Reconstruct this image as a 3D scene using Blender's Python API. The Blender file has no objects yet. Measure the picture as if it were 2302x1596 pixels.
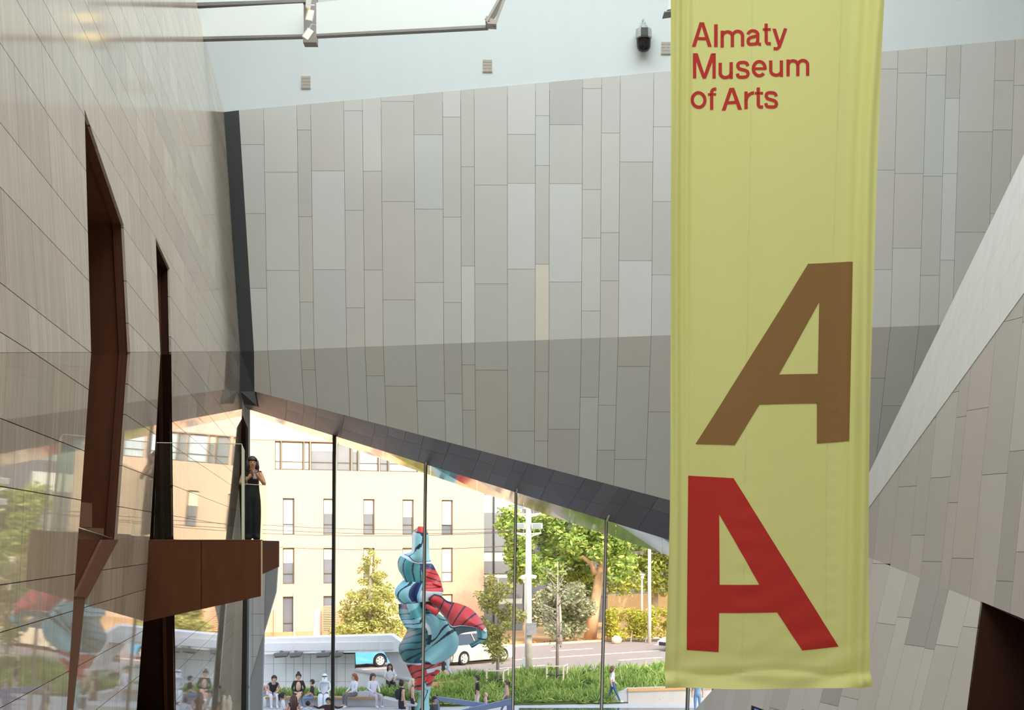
import bpy, bmesh, math, random
from mathutils import Vector, Matrix
from mathutils.geometry import tessellate_polygon

# ------------------------------------------------------------------ camera
scene = bpy.context.scene
COL = scene.collection
F, CX, HY, CZ = 3070.0, 1151.0, 1213.0, 7.5      # focal length (px), centre column, horizon row, eye height
cam_data = bpy.data.cameras.new('camera')
cam = bpy.data.objects.new('camera', cam_data)
COL.objects.link(cam)
cam.location = (0, 0, CZ)
cam.rotation_euler = (math.pi / 2, 0, 0)
cam_data.sensor_fit = 'HORIZONTAL'
cam_data.sensor_width = 36.0
cam_data.lens = F / 2302.0 * 36.0
cam_data.shift_y = (HY - 798.0) / 2302.0
cam_data.clip_end = 500
scene.camera = cam

# ------------------------------------------------------------------ sky, sun, skylight, exposure
scene.view_settings.view_transform = 'Standard'
scene.view_settings.look = 'None'
scene.view_settings.gamma = 1.0
scene.view_settings.use_curve_mapping = False
scene.view_settings.exposure = 0.0
scene.cycles.use_denoising = True
scene.cycles.max_bounces = 8
scene.cycles.transparent_max_bounces = 12
scene.cycles.sample_clamp_indirect = 6.0
scene.cycles.caustics_reflective = False
scene.cycles.caustics_refractive = False

SUN_DIR = Vector((-0.34, 0.70, -0.63)).normalized()
world = bpy.data.worlds.new('world')
scene.world = world
world.use_nodes = True
wn = world.node_tree.nodes
bg = wn['Background']
sky = wn.new('ShaderNodeTexSky')
sky.sky_type = 'NISHITA'
sky.sun_disc = False
sky.dust_density = 4.0
sky.ozone_density = 0.6
sky.sun_elevation = math.asin(-SUN_DIR.z)
sky.sun_rotation = math.atan2(-SUN_DIR.x, -SUN_DIR.y)
world.node_tree.links.new(sky.outputs[0], bg.inputs[0])
bg.inputs[1].default_value = 0.56

sun_d = bpy.data.lights.new('sun', 'SUN')
sun_d.energy = 2.3
sun_d.angle = math.radians(0.6)
sun_d.color = (1.0, 0.86, 0.70)
sun = bpy.data.objects.new('sun', sun_d)
sun.rotation_euler = SUN_DIR.to_track_quat('-Z', 'Y').to_euler()
COL.objects.link(sun)

def area(name, loc, sx, sy, power, color, aim=(0, 0, -1)):
    d = bpy.data.lights.new(name, 'AREA')
    d.shape = 'RECTANGLE'
    d.size, d.size_y = sx, sy
    d.energy = power
    d.color = color
    o = bpy.data.objects.new(name, d)
    o.location = loc
    o.rotation_euler = Vector(aim).to_track_quat('-Z', 'Y').to_euler()
    COL.objects.link(o)
    return o
# daylight falling through the roof glazing along the hall
area('skylight_daylight', (1.5, 8.0, 27.6), 16, 24, 4300, (0.96, 0.99, 1.0))
area('skylight_daylight_end', (1.5, 26.0, 27.4), 18, 9.0, 2900, (0.93, 0.99, 1.0))

# ------------------------------------------------------------------ helpers
def lin(c):
    c = c / 255.0
    return c / 12.92 if c <= 0.04045 else ((c + 0.055) / 1.055) ** 2.4
def rgb(r, g, b):
    return (lin(r), lin(g), lin(b), 1.0)

MATS = {}
def mat(name, col, rough=0.6, var=0.06, scale=4.0, bump=0.0, metal=0.0, spec=0.5, stretch=(1, 1, 1), detail=4.0,
        col2=None, trans=0.0, emit=None, coat=0.0):
    if name in MATS:
        return MATS[name]
    m = bpy.data.materials.new(name)
    m.use_nodes = True
    nt = m.node_tree
    b = nt.nodes['Principled BSDF']
    b.inputs['Roughness'].default_value = rough
    b.inputs['Metallic'].default_value = metal
    b.inputs['Specular IOR Level'].default_value = spec
    b.inputs['Coat Weight'].default_value = coat
    b.inputs['Coat Roughness'].default_value = 0.04
    tc = nt.nodes.new('ShaderNodeTexCoord')
    mp = nt.nodes.new('ShaderNodeMapping')
    mp.inputs['Scale'].default_value = stretch
    nz = nt.nodes.new('ShaderNodeTexNoise')
    nz.inputs['Scale'].default_value = scale
    nz.inputs['Detail'].default_value = detail
    mx = nt.nodes.new('ShaderNodeMix')
    mx.data_type = 'RGBA'
    c = rgb(*col)
    if col2 is None:
        a = tuple(max(0, x * (1 - 2 * var)) for x in c[:3]) + (1,)
        d = tuple(min(1, x * (1 + 2 * var)) for x in c[:3]) + (1,)
    else:
        a, d = c, rgb(*col2)
    mx.inputs['A'].default_value = a
    mx.inputs['B'].default_value = d
    L = nt.links.new
    L(tc.outputs['Object'], mp.inputs['Vector'])
    L(mp.outputs['Vector'], nz.inputs['Vector'])
    L(nz.outputs['Fac'], mx.inputs['Factor'])
    L(mx.outputs['Result'], b.inputs['Base Color'])
    if bump:
        bp = nt.nodes.new('ShaderNodeBump')
        bp.inputs['Strength'].default_value = bump
        bp.inputs['Distance'].default_value = 0.02
        L(nz.outputs['Fac'], bp.inputs['Height'])
        L(bp.outputs['Normal'], b.inputs['Normal'])
    if trans:
        out = nt.nodes['Material Output']
        tr = nt.nodes.new('ShaderNodeBsdfTranslucent')
        ms = nt.nodes.new('ShaderNodeMixShader')
        ms.inputs['Fac'].default_value = trans
        L(mx.outputs['Result'], tr.inputs['Color'])
        L(b.outputs[0], ms.inputs[1])
        L(tr.outputs[0], ms.inputs[2])
        L(ms.outputs[0], out.inputs['Surface'])
    if emit:
        b.inputs['Emission Color'].default_value = rgb(*emit[0])
        b.inputs['Emission Strength'].default_value = emit[1]
    MATS[name] = m
    return m

def glass_mat(name, tint=(0.95, 0.98, 0.97), ior=1.5, rough=0.0):
    if name in MATS:
        return MATS[name]
    m = bpy.data.materials.new(name)
    m.use_nodes = True
    nt = m.node_tree
    nt.nodes.remove(nt.nodes['Principled BSDF'])
    out = nt.nodes['Material Output']
    tr = nt.nodes.new('ShaderNodeBsdfTransparent')
    tr.inputs['Color'].default_value = tint + (1,)
    gl = nt.nodes.new('ShaderNodeBsdfGlossy')
    gl.inputs['Roughness'].default_value = rough
    fr = nt.nodes.new('ShaderNodeFresnel')
    fr.inputs['IOR'].default_value = ior
    ms = nt.nodes.new('ShaderNodeMixShader')
    L = nt.links.new
    ge = nt.nodes.new('ShaderNodeNewGeometry')          # the far skin of the pane adds no second reflection
    inv = nt.nodes.new('ShaderNodeMath'); inv.operation = 'SUBTRACT'; inv.inputs[0].default_value = 1.0
    mu = nt.nodes.new('ShaderNodeMath'); mu.operation = 'MULTIPLY'
    L(ge.outputs['Backfacing'], inv.inputs[1])
    L(fr.outputs[0], mu.inputs[0]); L(inv.outputs[0], mu.inputs[1])
    L(mu.outputs[0], ms.inputs[0])
    L(tr.outputs[0], ms.inputs[1])
    L(gl.outputs[0], ms.inputs[2])
    L(ms.outputs[0], out.inputs['Surface'])
    MATS[name] = m
    return m

def P(px, py, Y):
    """world point that lies at distance Y in front of the camera on the sight line of a photo pixel"""
    return Vector(((px - CX) / F * Y, Y, CZ + (HY - py) / F * Y))

def link(name, verts, faces, material=None, parent=None, smooth=False, mats=None, midx=None):
    me = bpy.data.meshes.new(name)
    me.from_pydata([tuple(v) for v in verts], [], faces)
    if mats:
        for m in mats:
            me.materials.append(m)
    elif material:
        me.materials.append(material)
    if midx:
        me.polygons.foreach_set('material_index', midx)
    if smooth:
        me.polygons.foreach_set('use_smooth', [True] * len(me.polygons))
    me.update()
    o = bpy.data.objects.new(name, me)
    COL.objects.link(o)
    if parent is not None:
        o.parent = parent
        o.matrix_parent_inverse = Matrix.Translation(-Vector(parent.location)) if parent.type == 'EMPTY' and parent.parent is None else Matrix.Identity(4)
    return o

def tag(o, label=None, cat=None, group=None, kind=None):
    if label: o['label'] = label
    if cat: o['category'] = cat
    if group: o['group'] = group
    if kind: o['kind'] = kind
    return o

def thing(name, label, cat, loc=(0, 0, 0), group=None, kind=None):
    o = bpy.data.objects.new(name, None)
    o.empty_display_size = 0.2
    o.location = loc
    COL.objects.link(o)
    return tag(o, label, cat, group, kind)

class MB:
    """collects shapes into one mesh"""
    def __init__(self):
        self.v, self.f, self.m = [], [], []
    def add(self, verts, faces, mi=0):
        n = len(self.v)
        self.v += [Vector(x) for x in verts]
        self.f += [tuple(i + n for i in q) for q in faces]
        self.m += [mi] * len(faces)
        return self
    def box(self, a, b, mi=0):
        x0, y0, z0 = a; x1, y1, z1 = b
        return self.add([(x0, y0, z0), (x1, y0, z0), (x1, y1, z0), (x0, y1, z0), (x0, y0, z1), (x1, y0, z1), (x1, y1, z1), (x0, y1, z1)],
                        [(0, 3, 2, 1), (4, 5, 6, 7), (0, 1, 5, 4), (1, 2, 6, 5), (2, 3, 7, 6), (3, 0, 4, 7)], mi)
    def obox(self, c, ax, ay, az, mi=0):
        c, ax, ay, az = Vector(c), Vector(ax), Vector(ay), Vector(az)
        vs = [c + sx * ax + sy * ay + sz * az for sz in (-1, 1) for sx, sy in ((-1, -1), (1, -1), (1, 1), (-1, 1))]
        return self.add(vs, [(0, 3, 2, 1), (4, 5, 6, 7), (0, 1, 5, 4), (1, 2, 6, 5), (2, 3, 7, 6), (3, 0, 4, 7)], mi)
    def bar(self, p, q, w, h, up=(0, 0, 1), mi=0):
        p, q = Vector(p), Vector(q)
        d = (q - p)
        side = d.cross(Vector(up)).normalized() if d.cross(Vector(up)).length > 1e-6 else Vector((1, 0, 0))
        u = side.cross(d).normalized()
        return self.obox((p + q) / 2, d / 2, side * w / 2, u * h / 2, mi)
    def prism(self, poly, vec, mi=0):
        n = len(poly)
        poly = [Vector(p) for p in poly]
        vec = Vector(vec)
        vs = poly + [p + vec for p in poly]
        fs = [tuple(range(n)), tuple(reversed(range(n, 2 * n)))]
        fs += [(i, i + n, (i + 1) % n + n, (i + 1) % n) for i in range(n)]
        return self.add(vs, fs, mi)
    def tube(self, pts, radii, n=8, mi=0, cap=True):
        pts = [Vector(p) for p in pts]
        if not hasattr(radii, '__len__'):
            radii = [radii] * len(pts)
        rings = []
        for i, p in enumerate(pts):
            d = (pts[min(i + 1, len(pts) - 1)] - pts[max(i - 1, 0)]).normalized()
            ref = Vector((0, 0, 1)) if abs(d.z) < 0.9 else Vector((1, 0, 0))
            a = d.cross(ref).normalized(); b = d.cross(a)
            rings.append([p + radii[i] * (math.cos(t) * a + math.sin(t) * b) for t in (2 * math.pi * k / n for k in range(n))])
        vs = [v for r in rings for v in r]
        fs = []
        for i in range(len(pts) - 1):
            for k in range(n):
                fs.append((i * n + k, i * n + (k + 1) % n, (i + 1) * n + (k + 1) % n, (i + 1) * n + k))
        if cap:
            fs.append(tuple(reversed(range(n))))
            fs.append(tuple(range((len(pts) - 1) * n, len(pts) * n)))
        return self.add(vs, fs, mi)
    def ball(self, c, rx, ry=None, rz=None, nu=12, nv=8, mi=0, rot=None):
        ry = ry or rx; rz = rz or rx
        c = Vector(c)
        vs = []
        for j in range(nv + 1):
            t = math.pi * j / nv
            for i in range(nu):
                a = 2 * math.pi * i / nu
                p = Vector((rx * math.sin(t) * math.cos(a), ry * math.sin(t) * math.sin(a), rz * math.cos(t)))
                if rot: p = rot @ p
                vs.append(c + p)
        fs = [(j * nu + i, (j + 1) * nu + i, (j + 1) * nu + (i + 1) % nu, j * nu + (i + 1) % nu) for j in range(nv) for i in range(nu)]
        return self.add(vs, fs, mi)
    def lathe(self, c, prof, axis='z', n=20, mi=0):
        c = Vector(c)
        vs = []
        for r, h in prof:
            for k in range(n):
                a = 2 * math.pi * k / n
                if axis == 'z': vs.append(c + Vector((r * math.cos(a), r * math.sin(a), h)))
                else: vs.append(c + Vector((r * math.cos(a), h, r * math.sin(a))))
        m = len(prof)
        fs = [(j * n + i, j * n + (i + 1) % n, (j + 1) * n + (i + 1) % n, (j + 1) * n + i) for j in range(m - 1) for i in range(n)]
        fs.append(tuple(range(n))); fs.append(tuple(range((m - 1) * n, m * n)))
        return self.add(vs, fs, mi)
    def build(self, name, material=None, parent=None, smooth=False, mats=None):
        return link(name, self.v, self.f, material, parent, smooth, mats, self.m if mats else None)

def clip(poly, a, b, c):
    """keep the part of a convex 2-D polygon where a*x + b*y + c >= 0"""
    out = []
    for i in range(len(poly)):
        p, q = poly[i], poly[(i + 1) % len(poly)]
        dp = a * p[0] + b * p[1] + c
        dq = a * q[0] + b * q[1] + c
        if dp >= 0: out.append(p)
        if (dp > 0 and dq < 0) or (dp < 0 and dq > 0):
            t = dp / (dp - dq)
            out.append((p[0] + t * (q[0] - p[0]), p[1] + t * (q[1] - p[1])))
    return out
def ccw(poly):
    s = sum(poly[i][0] * poly[(i + 1) % len(poly)][1] - poly[(i + 1) % len(poly)][0] * poly[i][1] for i in range(len(poly)))
    return poly if s > 0 else list(reversed(poly))
def parea(poly):
    return abs(sum(poly[i][0] * poly[(i + 1) % len(poly)][1] - poly[(i + 1) % len(poly)][0] * poly[i][1] for i in range(len(poly)))) / 2
def edges_of(poly):
    poly = ccw(poly)
    for i in range(len(poly)):
        (x0, y0), (x1, y1) = poly[i], poly[(i + 1) % len(poly)]
        a, b = -(y1 - y0), (x1 - x0)
        n = math.hypot(a, b) or 1
        yield a / n, b / n, -(a * x0 + b * y0) / n
def subtract(poly, hole):
    """convex polygon minus convex hole -> list of convex polygons"""
    out, rest = [], poly
    for a, b, c in edges_of(hole):
        if len(rest) < 3: break
        o = clip(rest, -a, -b, -c)
        if len(o) >= 3 and parea(o) > 1e-4: out.append(o)
        rest = clip(rest, a, b, c)
    if len(rest) < 3 or parea(rest) < 1e-4:
        return [poly]
    return out
# ------------------------------------------------------------------ materials of the hall
random.seed(7)
def stone_mat(i, upper=False):
    base = [(194, 180, 162), (184, 169, 151), (204, 191, 173), (176, 162, 145), (192, 176, 156)][i]
    k = ('honed_stone_%d' if upper else 'polished_stone_%d') % i
    if k in MATS: return MATS[k]
    m = mat(k, base, rough=0.10 if upper else 0.025, var=0.19, scale=2.2, stretch=(6, 6, 0.22), detail=6, spec=0.28 if upper else 0.55)
    return m
M_dark_back = mat('joint_shadow', (52, 47, 42), rough=0.9)
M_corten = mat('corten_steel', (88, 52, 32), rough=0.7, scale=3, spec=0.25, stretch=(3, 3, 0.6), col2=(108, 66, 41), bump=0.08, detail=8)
M_corten_dark = mat('corten_steel_dark', (50, 27, 20), rough=0.8, scale=3, spec=0.15, stretch=(3, 3, 0.6), col2=(62, 34, 24), detail=8)  # darker copy of the steel, recess shade put into its colour
M_copper_edge = mat('corten_edge', (92, 54, 36), rough=0.45, var=0.08)
PANEL = [mat('wall_panel_%d' % i, c, rough=0.5, var=0.02, scale=1.2, bump=0.02) for i, c in enumerate(
    [(193, 194, 190), (190, 190, 186), (197, 198, 194), (187, 186, 182), (192, 189, 184), (199, 201, 199), (178, 178, 174), (212, 207, 192), (195, 193, 188), (191, 194, 192)])]
M_white_wall = mat('white_plaster', (205, 214, 215), rough=0.7, var=0.015, scale=1.0, stretch=(3, 1, 0.4))
M_white_beam = mat('white_baffle', (222, 229, 227), rough=0.5, var=0.01)
M_grey_metal = mat('grey_metal', (130, 128, 124), rough=0.4, metal=0.4)
M_black_metal = mat('black_metal', (38, 40, 42), rough=0.45, var=0.05)
M_char = mat('shadow_gap_charcoal', (52, 56, 58), rough=0.55, var=0.04)
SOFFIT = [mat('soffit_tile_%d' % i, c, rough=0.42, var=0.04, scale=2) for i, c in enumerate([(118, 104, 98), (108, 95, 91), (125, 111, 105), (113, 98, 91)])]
M_polish = mat('polished_soffit', (226, 214, 198), rough=0.08, var=0.08, scale=1.2, metal=0.85)
M_glass = glass_mat('clear_glass')
M_glass_edge = mat('glass_edge', (226, 238, 214), rough=0.2, var=0.03)

# ------------------------------------------------------------------ left wall (two leaning planes that meet in a fold)
A0 = P(0, 793, 9.08); B0 = P(540, 790, 36.0)
def plane_from(dirx):
    n = (B0 - A0).cross(Vector((dirx, 1, 0))).normalized()
    return n if n.x > 0 else -n
N_UP, N_LO = plane_from(-0.1312), plane_from(-0.146)
def on_plane(px, py, n):
    d = Vector(((px - CX) / F, 1, (HY - py) / F))
    c = Vector((0, 0, CZ))
    return c + d * ((A0 - c).dot(n) / d.dot(n))
def lift(y, z, n, off=0.0):
    x = A0.x - (n.y * (y - A0.y) + n.z * (z - A0.z)) / n.x
    return Vector((x, y, z)) + n * off
rf = (B0.z - A0.z) / (B0.y - A0.y)
FOLD_L = (-rf, 1.0, -(A0.z - rf * A0.y))                       # z - fold(y) >= 0 above the fold
def yz(px, py, n):
    p = on_plane(px, py, n); return (p.y, p.z)
UPC = lambda pts: [yz(x, y, N_UP) for x, y in pts]
LOC = lambda pts: [yz(x, y, N_LO) for x, y in pts]
# tall slots: (upper pieces, lower pieces)
S1_UP = [(190, 245), (278, 505), (294, 820), (205.5, 820)]
S1_LO = [[(206.4, 772), (294.5, 772), (263, 1213), (178, 1185)], [(263, 1213), (192, 1342), (166, 1340), (177, 1187)], [(192, 1342), (160, 1640), (147, 1640), (166, 1340)]]
S2_UP = [(350, 535), (381, 603), (385.4, 820), (361.5, 820)]
S2_LO = [[(362, 772), (384.8, 772), (390, 1213), (337, 1213), (352, 1000)], [(390, 1205), (396, 1650), (303, 1650), (337, 1205)]]
def convex(pts):
    pts = sorted(set(pts)); 
    def half(ps):
        h = []
        for p in ps:
            while len(h) > 1 and (h[-1][0] - h[-2][0]) * (p[1] - h[-2][1]) - (h[-1][1] - h[-2][1]) * (p[0] - h[-2][0]) <= 0: h.pop()
            h.append(p)
        return h[:-1]
    return half(pts) + half(pts[::-1])
HOLES_UP = [convex(UPC(S1_UP)), convex(UPC(S2_UP))]
HOLES_LO = [convex(LOC(s)) for s in S1_LO + S2_LO]
far_up = [yz(503, 250, N_UP), yz(540, 790, N_UP)]
far_lo = [(36.0, 12.46), (38.0, 11.3), (39.3, 7.5), (39.3, 1.5)]
(ty0, tz0), (ty1, tz1) = yz(440, 0, N_UP), yz(503, 250, N_UP)
TOPK = (tz1 - tz0) / (ty1 - ty0)
def cut_far(poly, far):
    # keep y <= far edge (polyline in y,z)
    ztop = max(p[1] for p in poly); zbot = min(p[1] for p in poly)
    zm = (ztop + zbot) / 2
    seg = None
    pts = sorted(far, key=lambda p: p[1])
    for i in range(len(pts) - 1):
        if pts[i][1] <= zm <= pts[i + 1][1] or (i == 0 and zm < pts[0][1]) or (i == len(pts) - 2 and zm > pts[-1][1]):
            seg = (pts[i], pts[i + 1]); break
    (y0, z0), (y1, z1) = seg
    k = (y1 - y0) / (z1 - z0)
    return clip(poly, -1, k, y0 - k * z0)

def joint_z(rows, n): return [yz(0, r, n)[1] for r in rows]
zs = sorted(joint_z([1592, 1422, 1315, 1093, 940], N_LO) + joint_z([746, 635, 420, 275, 96], N_UP))
pat = [0.50, 0.36, 0.56, 0.42]
while zs[-1] < 22: zs.append(zs[-1] + pat[len(zs) % 4])
while zs[0] > 2.6: zs.insert(0, zs[0] - pat[len(zs) % 4])
wall_left = MB()
slabs = []
G = 0.0035
for k in range(len(zs) - 1):
    y = -3.0 - random.random() * 1.2
    while y < 39:
        w = random.choice([0.95, 1.2, 1.45, 1.2, 1.7]) * (1.0 if y < 22 else 1.6)
        rect = [(y + G, zs[k] + G), (y + w - G, zs[k] + G), (y + w - G, zs[k + 1] - G), (y + G, zs[k + 1] - G)]
        full = [(y, zs[k]), (y + w, zs[k]), (y + w, zs[k + 1]), (y, zs[k + 1])]
        mi = random.choice([0, 0, 1, 2, 3, 4, 0])
        for n, holes, far, sg in ((N_UP, HOLES_UP, far_up, 1), (N_LO, HOLES_LO, far_lo, -1)):
            for poly, back in ((rect, False), (full, True)):
                g = 0.0 if back else G
                p = clip(poly, sg * FOLD_L[0], sg * FOLD_L[1], sg * FOLD_L[2] - g * 0.4)
                if len(p) < 3: continue
                p = clip(p, TOPK, -1, tz0 - TOPK * ty0)
                if len(p) < 3: continue
                p = cut_far(p, far)
                if len(p) < 3 or parea(p) < 5e-4: continue
                pieces = [p]
                for h in holes:
                    pieces = [q for pc in pieces for q in subtract(pc, h)]
                pieces = [q for q in pieces if parea(q) > 4e-4]
                if not pieces: continue
                if back:
                    for q in pieces:
                        wall_left.add([lift(a, b, n, -0.012) for a, b in ccw(q)], [tuple(range(len(q)))])
                else:
                    mb = MB()
                    for q in pieces:
                        mb.prism([lift(a, b, n, 0.0) for a, b in ccw(q)], n * -0.03)
                    ar = 0
                    for q in pieces:
                        pp = [lift(a, b, n) for a, b in q]
                        if min(v.y for v in pp) > 3:
                            pr = [(F * v.x / v.y + CX, HY - F * (v.z - CZ) / v.y) for v in pp]
                            ar += parea(pr) if any(-20 < a < 700 and -20 < b < 1620 for a, b in pr) else 0
                    slabs.append((ar, mb, mi + (5 if sg == 1 else 0)))
        y += w
WL = wall_left.build('wall_left', M_dark_back)
tag(WL, 'tall polished beige stone wall with slots and diagonal-looking joints beside the balcony', 'wall', kind='structure')
slabs.sort(key=lambda s: -s[0])
for ar, mb, mi in slabs[:290]:
    mb.build('stone_slab', stone_mat(mi % 5, mi >= 5), WL)
rest = MB()
for ar, mb, mi in slabs[290:]:
    rest.add(mb.v, mb.f, mi)
o = rest.build('stone_slabs_far', None, WL, mats=[stone_mat(i % 5, i >= 5) for i in range(10)])
o['kind'] = 'stuff'

# slots lined with rusted steel
def slot(name, label, outline, depth, seq_mats, inner=0.1):
    """outline: list of 3-D points around the opening"""
    root = thing(name, label, 'recess', outline[0], kind='structure')
    n = len(outline)
    din = Vector((-depth, 0.02 * depth, 0))
    for i in range(n):
        p, q = outline[i], outline[(i + 1) % n]
        if (p - q).length < 0.02: continue
        mb = MB().add([p, q, q + din, p + din], [(0, 1, 2, 3)])
        mb.build('reveal_sheet', seq_mats[i % len(seq_mats)], root)
        # slim raised inner frame on the reveal
    mb = MB().add([p + din for p in outline], [tuple(range(n))])
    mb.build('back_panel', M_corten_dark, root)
    return root, din
def U(x, y): return on_plane(x, y, N_UP)
def Lo(x, y): return on_plane(x, y, N_LO)
o1 = [U(190, 245), U(278, 505), Lo(293, 797), Lo(263, 1213), Lo(192, 1342), Lo(160, 1640), Lo(147, 1640), Lo(166, 1340), Lo(178, 1185), Lo(205, 797)]
R1, din = slot('trim_1', 'tall pointed slot lined with rusty brown steel nearest the left edge', o1, 1.2, [M_corten])
# inner frame ribs that follow the far jamb
for fr, w in ((0.10, 0.035),):
    mb = MB()
    off = Vector((-fr, -0.02, 0))
    seq = [o1[0], o1[1], o1[2], o1[3]]
    for p, q in zip(seq, seq[1:]):
        mb.bar(p + off, q + off, 0.03, w, up=(1, 0, 0))
    mb.build('inner_frame', M_copper_edge, R1)
for k, (ya, yb, xr, dx) in enumerate([(1160, 1185, 214, 0.34), (1185, 1213, 240, 0.20)]):
    a = Lo(178, yb); b = Lo(xr, yb)
    mb = MB().prism([a + Vector((-0.03, 0, 0)), b + Vector((-0.03, 0, 0)), b + Vector((-0.9, 0, 0)), a + Vector((-0.9, 0, 0))], (0, 0, 0.13 * (2 - k) * 0.9))
    mb.build('sill_step', M_corten, R1)
# sloping chute sheet under the sill
a, b, c, d = Lo(182, 1213), Lo(262, 1214), Lo(192, 1342), Lo(167, 1340)
MB().prism([a + Vector((-0.02, 0, 0)), b + Vector((-0.02, 0, 0)), c + Vector((-0.02, 0, 0)), d + Vector((-0.02, 0, 0))], (-0.05, 0, 0)).build('sill_chute', mat('corten_matt', (84, 48, 30), rough=0.95, spec=0.05, col2=(98, 58, 38), scale=3), R1)
MB().prism([v + Vector((0.012, 0, 0)) for v in (Lo(228, 1213), Lo(264, 1213), Lo(194, 1344), Lo(167, 1341))], (-0.03, 0, 0)).build('chute_rim', mat('corten_rim', (112, 76, 60), rough=0.9, spec=0.1, col2=(98, 64, 50), scale=3), R1)
MB().prism([Lo(192, 1342), Lo(160, 1640), Lo(147, 1640), Lo(166, 1340)], (-0.03, 0, 0)).build('drip_plate', M_corten, R1)

o2 = [U(350, 535), U(381, 603), Lo(385, 797), Lo(390, 1213), Lo(396, 1650), Lo(303, 1650), Lo(337, 1200), Lo(345, 1100), Lo(352, 1000), Lo(361, 797)]
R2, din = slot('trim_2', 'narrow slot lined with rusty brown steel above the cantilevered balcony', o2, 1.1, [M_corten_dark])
mb = MB(); off = Vector((-0.16, -0.02, 0))
for p, q in zip(o2[1:5], o2[2:5]): mb.bar(p + off, q + off, 0.03, 0.05, up=(1, 0, 0))
mb.build('inner_frame', M_copper_edge, R2)
o = MB().prism([P(527, 905, 38.4), P(540, 932, 38.4), P(552, 960, 38.4), P(554, 1216, 38.4), P(542, 1216, 38.4), P(536, 1060, 38.4)], (0, 0.35, 0)).build('trim_3', M_corten_dark)  # solid dark wedge set where the third slot's dark opening lies
tag(o, 'dark brown solid wedge in place of the dark slot at the far end of the stone wall', 'blade', kind='structure')

# ------------------------------------------------------------------ back wall: two leaning planes clad in grey panels
ZF_A = 12.46 ; XF_A = (540 - CX) / F * 36; XF_B = (2125 - CX) / F * 36; ZF_B = 7.5 + (HY - 730) / F * 36
ZF_K = (ZF_B - ZF_A) / (XF_B - XF_A)
def zfold(X): return ZF_A + ZF_K * (X - XF_A)
LEAN_U, LEAN_L = 0.10, 0.42
def back_at(X, z, off=0.0):
    d = z - zfold(X)
    y = 36 - LEAN_U * d if d >= 0 else 36 - LEAN_L * d
    return Vector((X, y - off, z))
def back_px(px, py):
    m, k = (px - CX) / F, (HY - py) / F
    a = ZF_A - ZF_K * XF_A
    for lean in (LEAN_U, LEAN_L):
        Y = (36 - lean * (CZ - a)) / (1 + lean * (k - ZF_K * m))
        X, z = m * Y, CZ + k * Y
        if (z >= zfold(X) - 1e-6) == (lean == LEAN_U): return Vector((X, Y, z))
    return Vector((X, Y, z))
tl, tr = back_px(537, 248), back_px(2302, 87)
bl, br_ = back_px(572, 880), back_px(1508, 1125)
def line2(p, q):
    k = (q.z - p.z) / (q.x - p.x)
    return k, p.z - k * p.x
TK, TC = line2(tl, tr); BK, BC = line2(bl, br_)
cols_px = [571, 602, 675.6, 706, 779, 820.4, 861.7, 934, 997.6, 1037.6, 1067.4, 1141, 1203, 1234, 1307, 1349, 1390, 1464,
           1527, 1557, 1630, 1672, 1713, 1786, 1849, 1891, 1921, 2002, 2066, 2109, 2141, 2217, 2260, 2292, 2365, 2428]
joints = [[325, 480, 648], [387, 608], [292, 487, 679, 831], [384, 606], [249, 473, 692], [385, 607, 845], [228, 453, 674, 868], [303, 470, 635, 901],
          [263, 488, 680, 885], [375, 598, 820, 922], [416, 638, 832], [302, 412, 605, 969], [260, 372, 594, 835, 991], [280, 413, 634, 965], [199, 426, 535, 699, 893],
          [299, 523, 631, 911, 1012], [364, 586, 824, 1033], [285, 453, 618, 926], [240, 463, 690], [330, 550, 880], [400, 620], [250, 470, 690], [350, 570, 840], [300, 520, 900],
          [230, 450, 670], [390, 610], [155, 382, 606, 850], [164, 390, 558, 912], [169, 396, 619], [221, 390, 585], [296, 522], [181, 292, 480, 700], [192, 420, 640], [300, 520], [230, 440]]
WB = MB()
nX = 14
xs_all = [-7.4] + [(c - CX) / F * 36 for c in cols_px[1:]]
for i in range(len(xs_all) - 1):
    x0, x1 = xs_all[i], xs_all[i + 1]
    if i == 0: x0 = back_px(537, 248).x - 0.1
    for zlo, zhi in (('b', 'f'), ('f', 't')):
        z = lambda X, k: {'b': BK * X + BC, 'f': zfold(X), 't': TK * X + TC}[k]
        q = [(x0, z(x0, zlo)), (x1, z(x1, zlo)), (x1, z(x1, zhi)), (x0, z(x0, zhi))]
        WB.add([back_at(a, b, -0.03) for a, b in q], [(0, 1, 2, 3)])
        WB.add([back_at(a, b, -0.30) for a, b in q], [(3, 2, 1, 0)])
wall_back = WB.build('wall_back', M_dark_back)
tag(wall_back, 'folded end wall clad in staggered pale grey panels behind the banner', 'wall', kind='structure')
strip_l = [(537, 248), (571, 790), (572, 880)]
GP = 0.004
special = {(12, 3): 7, (13, 0): 6, (14, 2): 8, (5, 3): 4, (2, 4): 4, (0, 4): 4, (16, 2): 5, (5, 0): 2, (6, 0): 8}
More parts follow.
